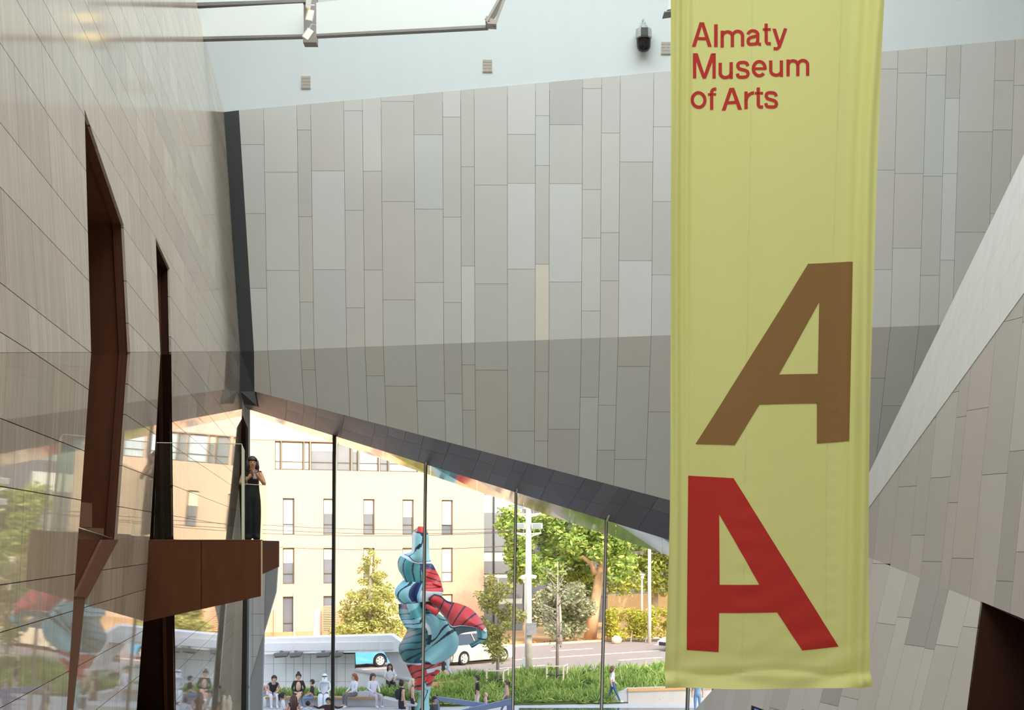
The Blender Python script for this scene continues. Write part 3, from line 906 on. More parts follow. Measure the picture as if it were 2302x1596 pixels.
def letter(verts2, tris, m, name='letter', step=(6, 6)):
    bm = bmesh.new()
    bv = [bm.verts.new((x, y, 0)) for x, y in verts2]
    for t in tris:
        try: bm.faces.new([bv[i] for i in t])
        except ValueError: pass
    bmesh.ops.recalc_face_normals(bm, faces=bm.faces[:])
    x0, x1 = min(v[0] for v in verts2), max(v[0] for v in verts2)
    y0, y1 = min(v[1] for v in verts2), max(v[1] for v in verts2)
    x = x0 + step[0]
    while x < x1:
        bmesh.ops.bisect_plane(bm, geom=bm.verts[:] + bm.edges[:] + bm.faces[:], plane_co=(x, 0, 0), plane_no=(1, 0, 0)); x += step[0]
    y = y0 + step[1]
    while y < y1:
        bmesh.ops.bisect_plane(bm, geom=bm.verts[:] + bm.edges[:] + bm.faces[:], plane_co=(0, y, 0), plane_no=(0, 1, 0)); y += step[1]
    me = bpy.data.meshes.new(name)
    for v in bm.verts: v.co = flat_to_banner(v.co.x, v.co.y, 0.006)
    bm.to_mesh(me); bm.free()
    me.materials.append(m)
    me.polygons.foreach_set('use_smooth', [True] * len(me.polygons))
    o = bpy.data.objects.new(name, me); COL.objects.link(o); o.parent = banner
    o.matrix_parent_inverse = Matrix.Translation(-Vector(banner.location))
    return o
def poly_letter(outer, inner, m):
    tris = tessellate_polygon([[Vector((x, y, 0)) for x, y in outer], [Vector((x, y, 0)) for x, y in inner]])
    o = letter(outer + inner, tris, m)
    return o
M_red = mat('print_red', (186, 40, 30), rough=0.75, var=0.02, scale=30)
M_brown = mat('print_brown', (140, 105, 56), rough=0.75, var=0.02, scale=30)
o = poly_letter([(1816, 592), (1918, 587), (1911, 990), (1837, 995), (1837, 905), (1706, 908), (1651, 999), (1564, 997)], [(1842, 677), (1839, 838), (1749, 841)], M_brown)
o['label'] = 'large brown slanted letter A'
o = poly_letter([(1548, 1068), (1648, 1073), (1887, 1452), (1804, 1459), (1747, 1373), (1616, 1375), (1615, 1463), (1544, 1460)], [(1616, 1154), (1706, 1311), (1617, 1312)], M_red)
o['label'] = 'large red slanted letter A'
K = 3.989
rows = [
 ('A', 305, 485, 185, 405), ('l', 505, 537, 205, 408), ('m', 562, 770, 262, 415), ('a', 790, 920, 262, 412), ('t', 935, 1007, 212, 408), ('y', 1020, 1155, 258, 455),
 ('M', 315, 520, 464, 690), ('u', 545, 670, 550, 700), ('s', 695, 818, 543, 705), ('e', 835, 970, 540, 697), ('u', 990, 1115, 545, 692), ('m', 1145, 1347, 535, 687),
 ('o', 293, 438, 805, 965), ('f', 450, 525, 770, 970), ('A', 572, 750, 780, 980), ('r', 770, 855, 820, 977), ('t', 862, 935, 787, 978), ('s', 945, 1070, 820, 978)]
def strip(pts, hw, closed=False):
    """a flat band of constant width along a centre line"""
    n = len(pts); L, R = [], []
    for k in range(n):
        a = pts[(k - 1) % n] if closed or k else pts[0]; b = pts[(k + 1) % n] if closed or k < n - 1 else pts[-1]
        dx, dy = b[0] - a[0], b[1] - a[1]; q = math.hypot(dx, dy) or 1
        nx, ny = -dy / q * hw, dx / q * hw
        L.append((pts[k][0] + nx, pts[k][1] + ny)); R.append((pts[k][0] - nx, pts[k][1] - ny))
    vs = [v for p in zip(L, R) for v in p]
    fs = [(2 * k, 2 * k + 1, (2 * k + 3) % (2 * n), (2 * k + 2) % (2 * n)) for k in range(n if closed else n - 1)]
    return vs, fs
def earc(cx, cy, rx, ry, a0, a1, n=14):
    return [(cx + rx * math.cos(math.radians(a0 + (a1 - a0) * k / n)), cy + ry * math.sin(math.radians(a0 + (a1 - a0) * k / n))) for k in range(n + 1)]
def spl(pts, n=6):
    return [curve2(pts, k / (n * (len(pts) - 1))) for k in range(n * (len(pts) - 1) + 1)]
def curve2(pts, t):
    n = len(pts) - 1
    f = min(max(t * n, 0), n - 1e-6); i = int(f); f -= i
    p0, p1, p2, p3 = pts[max(i - 1, 0)], pts[i], pts[i + 1], pts[min(i + 2, n)]
    return tuple(0.5 * (2 * b + (c - a) * f + (2 * a - 5 * b + 4 * c - d) * f * f + (3 * b - a - 3 * c + d) * f ** 3) for a, b, c, d in zip(p0, p1, p2, p3))
def glyph(ch, W, H):
    """sans-serif letter in a W x H box, y up: list of (verts, faces)"""
    h = 3.7
    if ch == 'l': return [([(0, 0), (W, 0), (W, H), (0, H)], [(0, 1, 2, 3)])]
    if ch == 'A':
        t = 8.6; yi = H - 9
        xr = lambda y: W - t + (W / 2 - (W - t)) * y / yi
        xl = lambda y: W - xr(y)
        b = H * 0.27
        out = [(0, 0), (W / 2 - 5, H), (W / 2 + 5, H), (W, 0), (W - t, 0), (xr(b), b), (xl(b), b), (t, 0)]
        inn = [(W / 2, yi), (xr(b + 7), b + 7), (xl(b + 7), b + 7)]
        tr = tessellate_polygon([[Vector((x, y, 0)) for x, y in out], [Vector((x, y, 0)) for x, y in inn]])
        return [(out + inn, tr)]
    if ch == 'M':
        q = lambda *p: (list(p), [(0, 1, 2, 3)])
        return [q((0, 0), (7.4, 0), (7.4, H), (0, H)), q((W - 7.4, 0), (W, 0), (W, H), (W - 7.4, H)), q((0, H), (10.5, H), (W / 2 + 3.8, 0), (W / 2 - 3.8, 0)), q((W - 10.5, H), (W, H), (W / 2 + 3.8, 0), (W / 2 - 3.8, 0))]
    if ch == 'm':
        xs_ = (h, W / 2, W - h); o = [strip([(h, 0), (h, H - 0.5)], h)]
        for a, b in zip(xs_, xs_[1:]):
            o.append(strip(earc((a + b) / 2, H * 0.62, (b - a) / 2, H * 0.38 - h, 180, 0) + [(b, H * 0.3), (b, 0)], h))
        return o
    if ch == 'u':
        return [strip([(W - h, 0), (W - h, H)], h), strip([(h, H), (h, H * 0.5)] + earc(W / 2, H * 0.38, W / 2 - h, H * 0.38 - h, 180, 360), h)]
    if ch == 'o': return [strip(earc(W / 2, H / 2, W / 2 - h, H / 2 - h, 0, 350, 28), h, True)]
    if ch == 'e':
        return [strip([(W - h * 1.05, H * 0.47)] + earc(W / 2, H / 2, W / 2 - h, H / 2 - h, 2, 318, 30), h), ([(h, H * 0.42), (W - h * 0.6, H * 0.42), (W - h * 0.6, H * 0.58), (h, H * 0.58)], [(0, 1, 2, 3)])]
    if ch == 's':
        return [strip(spl([(W - h * 1.1, H * 0.70), (W * 0.76, H * 0.86), (W * 0.48, H - h), (W * 0.22, H * 0.87), (h * 1.25, H * 0.72), (W * 0.26, H * 0.57), (W * 0.52, H * 0.50), (W * 0.78, H * 0.42), (W - h, H * 0.27), (W * 0.78, H * 0.12), (W * 0.5, h), (W * 0.2, H * 0.13), (h, H * 0.31)], 4), h)]
    if ch == 'a':
        return [strip(earc(W * 0.44, H * 0.66, W * 0.44 - h + 0.3, H * 0.34 - h, 172, 0) + [(W * 0.88 - h, H * 0.3), (W * 0.88 - h, H * 0.14), (W * 0.92, h * 0.9), (W, h * 0.9)], h),
                strip(spl([(W * 0.88 - h, H * 0.60), (W * 0.5, H * 0.55), (W * 0.2, H * 0.46), (h, H * 0.28), (W * 0.18, H * 0.12), (W * 0.42, h), (W * 0.68, H * 0.14), (W * 0.88 - h, H * 0.34)], 5), h)]
    if ch == 't':
        return [strip([(W * 0.42, H), (W * 0.42, H * 0.25)] + earc(W * 0.42 + 5.0, H * 0.07 + 6.4, 5.0, 6.4 + H * 0.07 - h, 190, 275, 8) + [(W, h * 0.95)], h), ([(0, H * 0.665), (W, H * 0.665), (W, H * 0.79), (0, H * 0.79)], [(0, 1, 2, 3)])]
    if ch == 'f':
        return [strip([(W * 0.45, 0), (W * 0.45, H * 0.72)] + earc(W * 0.45 + 7.5, H - h - 7, 7.5, 7, 180, 95, 8) + [(W, H - h)], h), ([(0, H * 0.635), (W * 0.98, H * 0.635), (W * 0.98, H * 0.745), (0, H * 0.745)], [(0, 1, 2, 3)])]
    if ch == 'r': return [strip([(h, 0), (h, H)], h), strip(earc(W + 1, H * 0.48, W + 1 - h, H * 0.52 - h, 180, 92, 10), h)]
    if ch == 'y':
        return [([(0, H), (8.2, H), (W * 0.5 + 2.5, H * 0.24), (W * 0.5 - 5, H * 0.24)], [(0, 1, 2, 3)]),
                strip([(W - 4, H), (W * 0.56, H * 0.36), (W * 0.46, H * 0.17), (W * 0.33, H * 0.08), (W * 0.08, H * 0.085)], h * 1.02)]
for ch, x0, x1, y0, y1 in rows:
    X0, X1, Y0, Y1 = 1480 + x0 / K, 1480 + x1 / K, y0 / K, y1 / K
    vv, ff = [], []
    for gv, gf in glyph(ch, X1 - X0, Y1 - Y0):
        n0 = len(vv); vv += [(X0 + a, Y1 - b) for a, b in gv]; ff += [tuple(i + n0 for i in f) for f in gf]
    letter(vv, ff, M_red, step=(5, 5))
# ------------------------------------------------------------------ outside: ground
random.seed(21)
ZP, ZR = 0.3, 1.2
M_plaza = mat('plaza_paving', (196, 194, 196), rough=0.6, var=0.05, scale=1.2)
M_asphalt = mat('asphalt', (150, 136, 130), rough=0.85, var=0.08, scale=3, detail=8)
M_paint = mat('road_paint', (225, 205, 180), rough=0.8)
M_earth = mat('dry_verge', (214, 170, 120), rough=0.95, col2=(186, 150, 104), scale=1.4, detail=8)
M_conc = mat('pale_concrete', (200, 200, 202), rough=0.7, var=0.05, scale=2, detail=6)
M_conc2 = mat('pale_concrete_warm', (198, 194, 188), rough=0.7, var=0.06, scale=2, detail=6)
o = MB().box((-40, 40.6, -0.2), (45, 63, ZP)).build('plaza_ground', M_plaza); tag(o, 'pale paved plaza in front of the window wall', 'plaza', kind='structure')
RD0 = Vector((math.cos(math.radians(36)), math.sin(math.radians(36)), 0))
o = MB().prism([(-80, 58.6, ZR), (-4.3, 58.6, ZR), (-4.3, 59.5, ZR), (62.0, 107.7, ZR), (90, 140, ZR), (-80, 140, ZR)], (0, 0, -1.0)).build('street_ground', M_earth); tag(o, 'dry ochre ground beyond the road', 'ground', kind='structure')
RD = Vector((math.cos(math.radians(36)), math.sin(math.radians(36)), 0)); RN = Vector((-RD.y, RD.x, 0))
R0 = Vector((-3.4, 68.8, ZR))
def road_pt(t, s, h=0.0): return R0 + RD * t + RN * s + Vector((0, 0, h))
rp = clip([tuple(road_pt(t_, q_).xy) for t_, q_ in ((-60, -6.9), (70, -6.9), (70, 7.2), (-60, 7.2))], 0, 1, -58.7)
o = MB().prism([(x_, y_, ZR + .012) for x_, y_ in ccw(rp)], (0, 0, -0.3)).build('road', M_asphalt); tag(o, 'grey asphalt road crossing behind the sculpture', 'road', kind='structure')
for s_, name, dash, lab in ((0.0, 'road_line', None, 'unbroken pale line along the middle of the road'), (-3.4, 'road_line', 3.0, None), (3.4, 'road_line', 3.0, None)):
    if dash is None:
        o = MB().prism([road_pt(-15, s_ - .09, .03), road_pt(70, s_ - .09, .03), road_pt(70, s_ + .09, .03), road_pt(-15, s_ + .09, .03)], (0, 0, -0.02)).build(name, M_paint)
        tag(o, lab, 'road marking', kind='structure')
    else:
        mb = MB(); t = -14 if s_ > 0 else -7
        while t < 40:
            mb.prism([road_pt(t, s_ - .08, .03), road_pt(t + dash, s_ - .08, .03), road_pt(t + dash, s_ + .08, .03), road_pt(t, s_ + .08, .03)], (0, 0, -0.02)); t += dash * 2.6
        o = mb.build('road_dashes', M_paint)
        tag(o, 'broken lane line on the %s half of the road' % ('near' if s_ < 0 else 'far'), 'road marking', kind='structure')
o = MB().prism([road_pt(-24, 7.2, .12), road_pt(70, 7.2, .12), road_pt(70, 7.45, .12), road_pt(-24, 7.45, .12)], (0, 0, -0.3)).build('kerb', mat('kerb', (222, 196, 164), rough=0.8)); tag(o, 'kerb along the far side of the road', 'kerb', kind='structure')

# ------------------------------------------------------------------ facade building across the road
M_fac = mat('facade_render', (208, 172, 148), rough=0.85, var=0.035, scale=1.0, detail=6)
M_fac2 = mat('facade_plinth', (176, 146, 112), rough=0.9)
M_wframe = mat('window_frame_dark', (96, 84, 74), rough=0.6)
M_blind = mat('window_blind', (236, 228, 190), rough=0.8, var=0.02)
M_wglass = mat('window_glass_dark', (112, 116, 128), rough=0.08, var=0.12, scale=0.8, spec=0.8)
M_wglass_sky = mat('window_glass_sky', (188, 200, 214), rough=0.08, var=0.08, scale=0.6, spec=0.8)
M_slate = mat('dark_cladding', (120, 122, 126), rough=0.5, var=0.06)
bA, bB = Vector((P(636, 1400, 88).x, 88, 0)), Vector((P(1088, 1400, 93).x, 93, 0))
bd = (bB - bA).normalized(); bn = Vector((bd.y, -bd.x, 0))
if bn.y > 0: bn = -bn
def fac_px(px, py, off=0.0):
    d = Vector(((px - CX) / F, 1, (HY - py) / F)); c = Vector((0, 0, CZ))
    return c + d * ((bA - c).dot(bn) / d.dot(bn)) + bn * off
def fu(px):
    p = fac_px(px, 1213); return (p - Vector((bA.x, bA.y, p.z))).dot(bd)
def fp(u, z, off=0.0): return Vector((bA.x + bd.x * u, bA.y + bd.y * u, z)) + bn * off
bld = thing('office_building', 'beige rendered building with narrow windows across the road', 'building', fp(4, ZR))
wins = []
colx = [(636, 662), (727, 752), (817, 842), (905, 930), (993, 1018)]
rowz = [(fac_px(650, 1202).z, fac_px(650, 1120).z), (fac_px(650, 1313).z, fac_px(650, 1232).z), (fac_px(650, 1425).z, fac_px(650, 1341).z)]
kinds = [['sky', 'half', 'half', 'half6', 'half8'], ['half', 'half3', 'half', 'blind', 'blind'], ['glass', 'glass', 'half', 'half', 'half8']]
for r, (z0, z1) in enumerate(rowz):
    for c_, (a, b) in enumerate(colx): wins.append((fu(a), fu(b), z0, z1, kinds[r][c_]))
# extra columns to the left, seen only in the polished stone
for k in range(1, 6):
    for (z0, z1) in rowz: wins.append((fu(636) - k * 2.65, fu(662) - k * 2.65, z0, z1, 'half'))
top0, top1 = fac_px(650, 1056).z, fac_px(650, 992).z
for a, b, kd in ((618, 632, 'blind'), (633, 683, 'blind'), (684, 697, 'blind'), (699, 752, 'half3'), (758, 790, 'glass'), (792, 806, 'half3'), (808, 852, 'sky'), (854, 874, 'glass'), (875, 940, 'sky'), (945, 990, 'sky')):
    wins.append((fu(a), fu(b), top0, top1, kd))
UL, UR, ZTOP = fu(636) - 18, fu(1088), fac_px(650, 900).z
us = sorted(set([UL, UR] + [w[0] for w in wins] + [w[1] for w in wins]))
zs2 = sorted(set([ZR, ZTOP] + [w[2] for w in wins] + [w[3] for w in wins]))
fw = MB()
for i in range(len(us) - 1):
    for j in range(len(zs2) - 1):
        uc, zc = (us[i] + us[i + 1]) / 2, (zs2[j] + zs2[j + 1]) / 2
        if any(w[0] < uc < w[1] and w[2] < zc < w[3] for w in wins): continue
        q = [fp(us[i], zs2[j]), fp(us[i + 1], zs2[j]), fp(us[i + 1], zs2[j + 1]), fp(us[i], zs2[j + 1])]
        fw.prism(q, -bn * 0.3)
fw.build('facade_wall', M_fac, bld)
MB().prism([fp(UL, ZR, 0.03), fp(UR, ZR, 0.03), fp(UR, ZR + 0.35, 0.03), fp(UL, ZR + 0.35, 0.03)], -bn * 0.05).build('plinth', M_fac2, bld)
MB().prism([fp(UL, top1 + 0.05, 0.04), fp(UR, top1 + 0.05, 0.04), fp(UR, ZTOP, 0.04), fp(UL, ZTOP, 0.04)], -bn * 0.06).build('cornice_band', mat('facade_band', (190, 172, 160), rough=0.8), bld)
MB().prism([fp(UL, ZR, -0.31), fp(UR, ZR, -0.31), fp(UR, ZTOP, -0.31), fp(UL, ZTOP, -0.31)], -bn * 8).build('building_core', mat('room_dark', (120, 110, 100)), bld)
blind_share = {'blind': 1.0, 'half': 0.42, 'half3': 0.32, 'half6': 0.5, 'half8': 0.72}
for (u0, u1, z0, z1, kd) in wins:
    w = MB()
    t = 0.07
    for a, b, c_, d in ((u0, u0 + t, z0, z1), (u1 - t, u1, z0, z1), (u0, u1, z0, z0 + t), (u0, u1, z1 - t, z1), (u0, u1, z0 + 0.28 * (z1 - z0), z0 + 0.28 * (z1 - z0) + 0.04)):
        w.prism([fp(a, c_, -0.12), fp(b, c_, -0.12), fp(b, d, -0.12), fp(a, d, -0.12)], -bn * 0.08)
    wo = w.build('window', M_wframe, bld)
    q = lambda a, b, c_, d, off: [fp(a, c_, off), fp(b, c_, off), fp(b, d, off), fp(a, d, off)]
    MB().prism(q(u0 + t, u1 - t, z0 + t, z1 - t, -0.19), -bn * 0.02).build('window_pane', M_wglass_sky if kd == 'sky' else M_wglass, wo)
    if kd in blind_share:
        MB().prism(q(u0 + t, u1 - t, z1 - (z1 - z0) * blind_share[kd], z1 - t, -0.165), -bn * 0.02).build('blind', M_blind, wo)
# doorway porch with slatted screen, drain pipe
sx0, sx1 = fu(720), fu(772)
MB().prism([fp(fu(703), ZR, 0.05), fp(fu(720), ZR, 0.05), fp(fu(720), fac_px(710, 1370).z, 0.05), fp(fu(706), fac_px(706, 1370).z, 0.05)], -bn * 0.1).build('service_door', mat('door_grey', (176, 172, 176), rough=0.6), bld)
for k in range(17):
    z = ZR + 0.1 + k * 0.115
    MB().prism([fp(sx0, z, 0.5), fp(sx1, z, 0.5), fp(sx1, z + 0.07, 0.5), fp(sx0, z + 0.07, 0.5)], -bn * 0.03).build('screen_slat', mat('slat_wood', (196, 150, 116), rough=0.7), bld)
MB().tube([fp(fu(661), ZR, 0.08), fp(fu(661), fac_px(661, 1330).z, 0.08)], 0.07, 8).build('drain_pipe', mat('pipe_cream', (236, 214, 180)), bld)
MB().tube([fp(fu(611), ZR, 0.5), fp(fu(611), fac_px(611, 1370).z, 0.5)], 0.035, 6).build('thin_pole', mat('pole_brown', (150, 120, 90)), bld)
# grey recessed wing at the right end with dark glazed bands
wing = thing('glazed_wing', 'grey glazed wing with dark window bands at the right end of the beige building', 'building', fp(fu(1120), ZR))
uw0, uw1 = fu(1088) + 0.02, fu(1088) + 3.2
MB().prism([fp(uw0, ZR, -1.0), fp(uw1, ZR, -1.0), fp(uw1, fac_px(1090, 1112).z, -1.0), fp(uw0, fac_px(1090, 1112).z, -1.0)], -bn * 4).build('wing_wall', mat('wing_pale', (196, 200, 190), rough=0.7), wing)
for (ya, yb) in ((1152, 1240), (1262, 1290), (1300, 1345), (1360, 1420)):
    z1, z0 = fac_px(1100, ya).z, fac_px(1100, yb).z
    MB().prism([fp(uw0 + 0.1, z0, -0.9), fp(uw1, z0, -0.9), fp(uw1, z1, -0.9), fp(uw0 + 0.1, z1, -0.9)], -bn * 0.05).build('glazed_band', M_slate, wing)
MB().prism([fp(uw0 + 0.95, ZR, -0.8), fp(uw0 + 1.05, ZR, -0.8), fp(uw0 + 1.05, fac_px(1090, 1112).z, -0.8), fp(uw0 + 0.95, fac_px(1090, 1112).z, -0.8)], -bn * 0.05).build('wing_post', M_black_metal, wing)
dk = thing('dark_house', 'dark building with a pitched roof behind the large trees', 'building', (8, 104, ZR))
MB().box((-0.5, 104, ZR), (26, 110, 9.0)).build('house_wall', mat('house_dark', (92, 90, 92), rough=0.8), dk)
MB().prism([(-0.5, 103.5, 9.0), (26, 103.5, 9.0), (26, 107, 11.5), (-0.5, 107, 11.5)], (0, 0, 0.3)).build('house_roof', mat('house_roof', (86, 84, 88), rough=0.8), dk)
for k in range(4):
    MB().box((1.0 + k * 5, 103.9, 3.2), (3.2 + k * 5, 104, 5.6)).build('house_window', M_wglass, dk)

# ------------------------------------------------------------------ trees
def leaf_cloud(blobs, n, size, seed, flat=0.6):
    rnd = random.Random(seed)
    vs, fs, mi = [], [], []
    tot = sum(b[1] ** 2 for b in blobs)
    for c, r, sq in blobs:
        k = int(n * r * r / tot)
        for _ in range(k):
            while True:
                v = Vector((rnd.uniform(-1, 1), rnd.uniform(-1, 1), rnd.uniform(-1, 1)))
                if 0.25 < v.length < 1: break
            v = v * (0.55 + 0.45 * v.length) if rnd.random() < 0.8 else v
            p = Vector(c) + Vector((v.x * r, v.y * r, v.z * r * sq))
            a = Vector((rnd.gauss(0, 1), rnd.gauss(0, 1), rnd.gauss(0, 1) * flat)).normalized()
            b = a.cross(Vector((rnd.gauss(0, 1), rnd.gauss(0, 1), rnd.gauss(0, 1)))).normalized()
            s = size * rnd.uniform(0.6, 1.4)
            i = len(vs)
            vs += [p - a * s, p + b * s * 0.45, p + a * s, p - b * s * 0.45]
            fs.append((i, i + 1, i + 2, i + 3)); mi.append(rnd.randrange(3))
    return vs, fs, mi
def leafmats(key, cols):
    return [mat('%s_leaf_%d' % (key, i), c, rough=0.6, var=0.06, scale=2, trans=0.3) for i, c in enumerate(cols)]
G_big = leafmats('big', [(158, 178, 82), (186, 198, 102), (122, 150, 68)])
G_con = leafmats('con', [(186, 186, 108), (160, 166, 92), (206, 202, 126)])
G_yng = leafmats('young', [(176, 172, 90), (196, 184, 104), (148, 152, 80)])
G_gry = leafmats('grey', [(164, 166, 130), (186, 178, 142), (136, 144, 106)])
G_hdg = leafmats('hedge', [(190, 186, 62), (168, 174, 60), (206, 190, 84)])
M_bark = mat('bark', (222, 178, 138), rough=0.9, var=0.12, scale=3, stretch=(3, 3, 0.6), bump=0.3)
M_bark2 = mat('bark_grey', (178, 160, 150), rough=0.9, var=0.1, scale=4, bump=0.2)
def tree(label, base, trunk_paths, blobs, n, size, gm, bark, seed, name='tree', group='trees along the street'):
    root = thing(name, label, 'tree', base, group=group)
    tr = MB()
    for pts, rad in trunk_paths: tr.tube(pts, rad, 8)
    tr.build('trunk', bark, root, smooth=True)
    vs, fs, mi = leaf_cloud(blobs, n, size, seed)
    lo = link('foliage', vs, fs, None, root, mats=gm, midx=mi)
    lo['kind'] = 'stuff'
    return root
# broad conifer in front of the facade
YC = 80
base = P(833, 1437, YC); base.z = ZR
bl_ = []
rnd = random.Random(3)
for k in range(34):
    t = k / 33
    py = 1238 + t * 190
    half = 6 + 72 * t ** 0.9
    for s in range(1 + int(t * 4)):
        px = 835 + rnd.uniform(-1, 1) * half
        bl_.append((P(px, py + rnd.uniform(-6, 6), YC + rnd.uniform(-1.2, 1.2)), 0.28 + 0.34 * t, 0.7))
tree('broad pale-green conifer in front of the beige building', base, [([base, P(833, 1330, YC), P(834, 1240, YC)], [0.22, 0.14, 0.03])], bl_, 9000, 0.11, G_con, M_bark2, 5, name='conifer')
# the big tree with the thick leaning trunk
YT = 86
def TP(px, py, dy=0): return P(px, py, YT + dy)
base = TP(1326, 1440); base.z = ZR
paths = [([base, TP(1336, 1370), TP(1346, 1300), TP(1366, 1230), TP(1378, 1160)], [0.42, 0.33, 0.28, 0.2, 0.1]),
         ([TP(1338, 1292), TP(1330, 1268), TP(1310, 1252), TP(1292, 1258)], [0.2, 0.15, 0.12, 0.06]),
         ([TP(1352, 1270), TP(1375, 1225), TP(1400, 1190)], [0.18, 0.12, 0.06]),
         ([TP(1348, 1295), TP(1385, 1265), TP(1415, 1255)], [0.13, 0.1, 0.05])]
rnd = random.Random(8)
bl_ = []
for _ in range(70):
    px = rnd.uniform(1140, 1420); py = rnd.uniform(1135, 1300)
    lim = 1190 + 110 * abs((px - 1260) / 160) ** 0.4 if px < 1330 else 1260
    if py > 1310: continue
    bl_.append((TP(px, py, rnd.uniform(-2, 3)), rnd.uniform(0.6, 1.1), 0.75))
tree('large leafy tree with a thick leaning pinkish trunk beyond the road', base, paths, bl_, 16000, 0.17, G_big, M_bark, 11, name='large_tree')
# second leafy tree right of it
base = P(1470, 1425, 92); base.z = ZR
bl_ = [(P(rnd.uniform(1385, 1660), rnd.uniform(1150, 1318), 90 + rnd.uniform(-2, 2)), rnd.uniform(0.7, 1.2), 0.8) for _ in range(55)]
tree('leafy yellow-green tree behind the plain street post at the right', base, [([base, P(1472, 1330, 92), P(1480, 1240, 92)], [0.3, 0.24, 0.1])], bl_, 12000, 0.17, leafmats('right', [(170, 178, 78), (190, 190, 92), (140, 158, 66)]), M_bark2, 12, name='large_tree')
base = P(1275, 1420, 99); base.z = ZR
bl_ = [(P(rnd.uniform(1222, 1340), rnd.uniform(1190, 1400), 98 + rnd.uniform(-1.5, 1.5)), rnd.uniform(0.6, 1.1), 0.8) for _ in range(32)]
tree('dark green tree behind the large leaning tree', base, [([base, P(1275, 1330, 99), P(1275, 1240, 99)], [0.3, 0.24, 0.1])], bl_, 7000, 0.17, leafmats('dark', [(104, 122, 62), (128, 142, 76), (88, 104, 56)]), M_bark2, 13, name='large_tree')
# shrubs behind the road on the right of the mast
base = P(1260, 1428, 82); base.z = ZR
bl_ = [(P(rnd.uniform(1205, 1330), rnd.uniform(1320, 1420), 83 + rnd.uniform(-1, 1)), rnd.uniform(0.4, 0.8), 0.8) for _ in range(26)]
tree('grey-green shrub mass between the mast and the leaning trunk', base, [([base, P(1260, 1390, 82), P(1258, 1340, 82)], [0.1, 0.08, 0.04])], bl_, 5000, 0.13, G_gry, M_bark2, 14, name='shrub')
# young staked trees
def young(label, px, py_base, Y, spread, ytop, ybot, gm, n, seed, group='young staked trees in the planter'):
    base = P(px, py_base, Y)
    tw = [([base, P(px, (py_base + ytop) / 2, Y), P(px + 1, ytop, Y)], [0.085, 0.06, 0.02])]
    rnd = random.Random(seed)
    bl_ = []
    for k in range(16):
        py = ytop + (ybot - ytop) * (0.15 + 0.85 * k / 15)
        dx = rnd.choice((-1, 1)) * rnd.uniform(0.4, 1.0) * spread * math.sin(math.pi * min(1, 0.15 + 0.85 * k / 15)) ** 0.7
        tip = P(px + dx, py - rnd.uniform(5, 25), Y + rnd.uniform(-1, 1))
        tw.append(([P(px, py + 14, Y), tip], [0.03, 0.008]))
        bl_.append((tip, rnd.uniform(0.28, 0.55), 0.7)); bl_.append((P(px + dx * 0.5, py, Y + rnd.uniform(-.6, .6)), rnd.uniform(0.3, 0.5), 0.8))
    root = tree(label, base, tw, bl_, n, 0.085, gm, M_bark2, seed, name='young_tree', group=group)
    # stakes
    s = F / Y
    for dx, dy in ((-0.5, -0.3), (0.25, -0.35), (0.45, 0.45)):
        MB().tube([base + Vector((dx, dy, -0.2)), base + Vector((dx, dy, 1.05))], 0.045, 8).build('stake', mat('stake_wood', (226, 214, 184), rough=0.8), root)
    for z in (1.0,):
        MB().bar(base + Vector((-0.55, -0.32, z)), base + Vector((0.3, -0.36, z)), 0.05, 0.05).build('cross_rail', mat('stake_wood', (226, 214, 184)), root)
        MB().bar(base + Vector((0.25, -0.35, z)), base + Vector((0.48, 0.45, z)), 0.05, 0.05).build('cross_rail', mat('stake_wood', (226, 214, 184)), root)
    MB().tube([base + Vector((-0.5, -0.33, 0.62)), base + Vector((0.0, -0.1, 0.55)), base + Vector((0.25, -0.38, 0.62))], 0.03, 6).build('tie_band', M_black_metal, root)
    return root
young('young staked tree with yellowing leaves right of the sculpture', 1119, 1556, 61.5, 46, 1290, 1475, G_yng, 3600, 31)
young('thin-leaved young staked tree between the mast and the leaning trunk', 1253, 1545, 62.5, 46, 1262, 1440, G_gry, 500, 32)

# ------------------------------------------------------------------ hedges, grass
def tufts(name, label, cat, region, n, hgt, gm, seed, width=0.035, lean=0.5):
    """region: function(rnd) -> base point"""
    rnd = random.Random(seed); vs, fs, mi = [], [], []
    for _ in range(n):
        p = region(rnd); h = hgt * rnd.uniform(0.5, 1.3)
        a = rnd.uniform(0, 6.283); d = Vector((math.cos(a), math.sin(a), 0)); sd = Vector((-d.y, d.x, 0)) * width * rnd.uniform(0.6, 1.5)
        m = p + Vector((0, 0, h * 0.6)) + d * h * lean * 0.4; t = p + Vector((0, 0, h)) + d * h * lean
        i = len(vs); vs += [p - sd, p + sd, m + sd * 0.8, m - sd * 0.8, t]
        fs += [(i, i + 1, i + 2, i + 3), (i + 3, i + 2, i + 4)]; k = rnd.randrange(3); mi += [k, k]
    o = link(name, vs, fs, None, None, mats=gm, midx=mi)
    return tag(o, label, cat, kind='stuff')
G_jun = leafmats('juniper', [(158, 184, 92), (130, 162, 74), (184, 202, 116)])
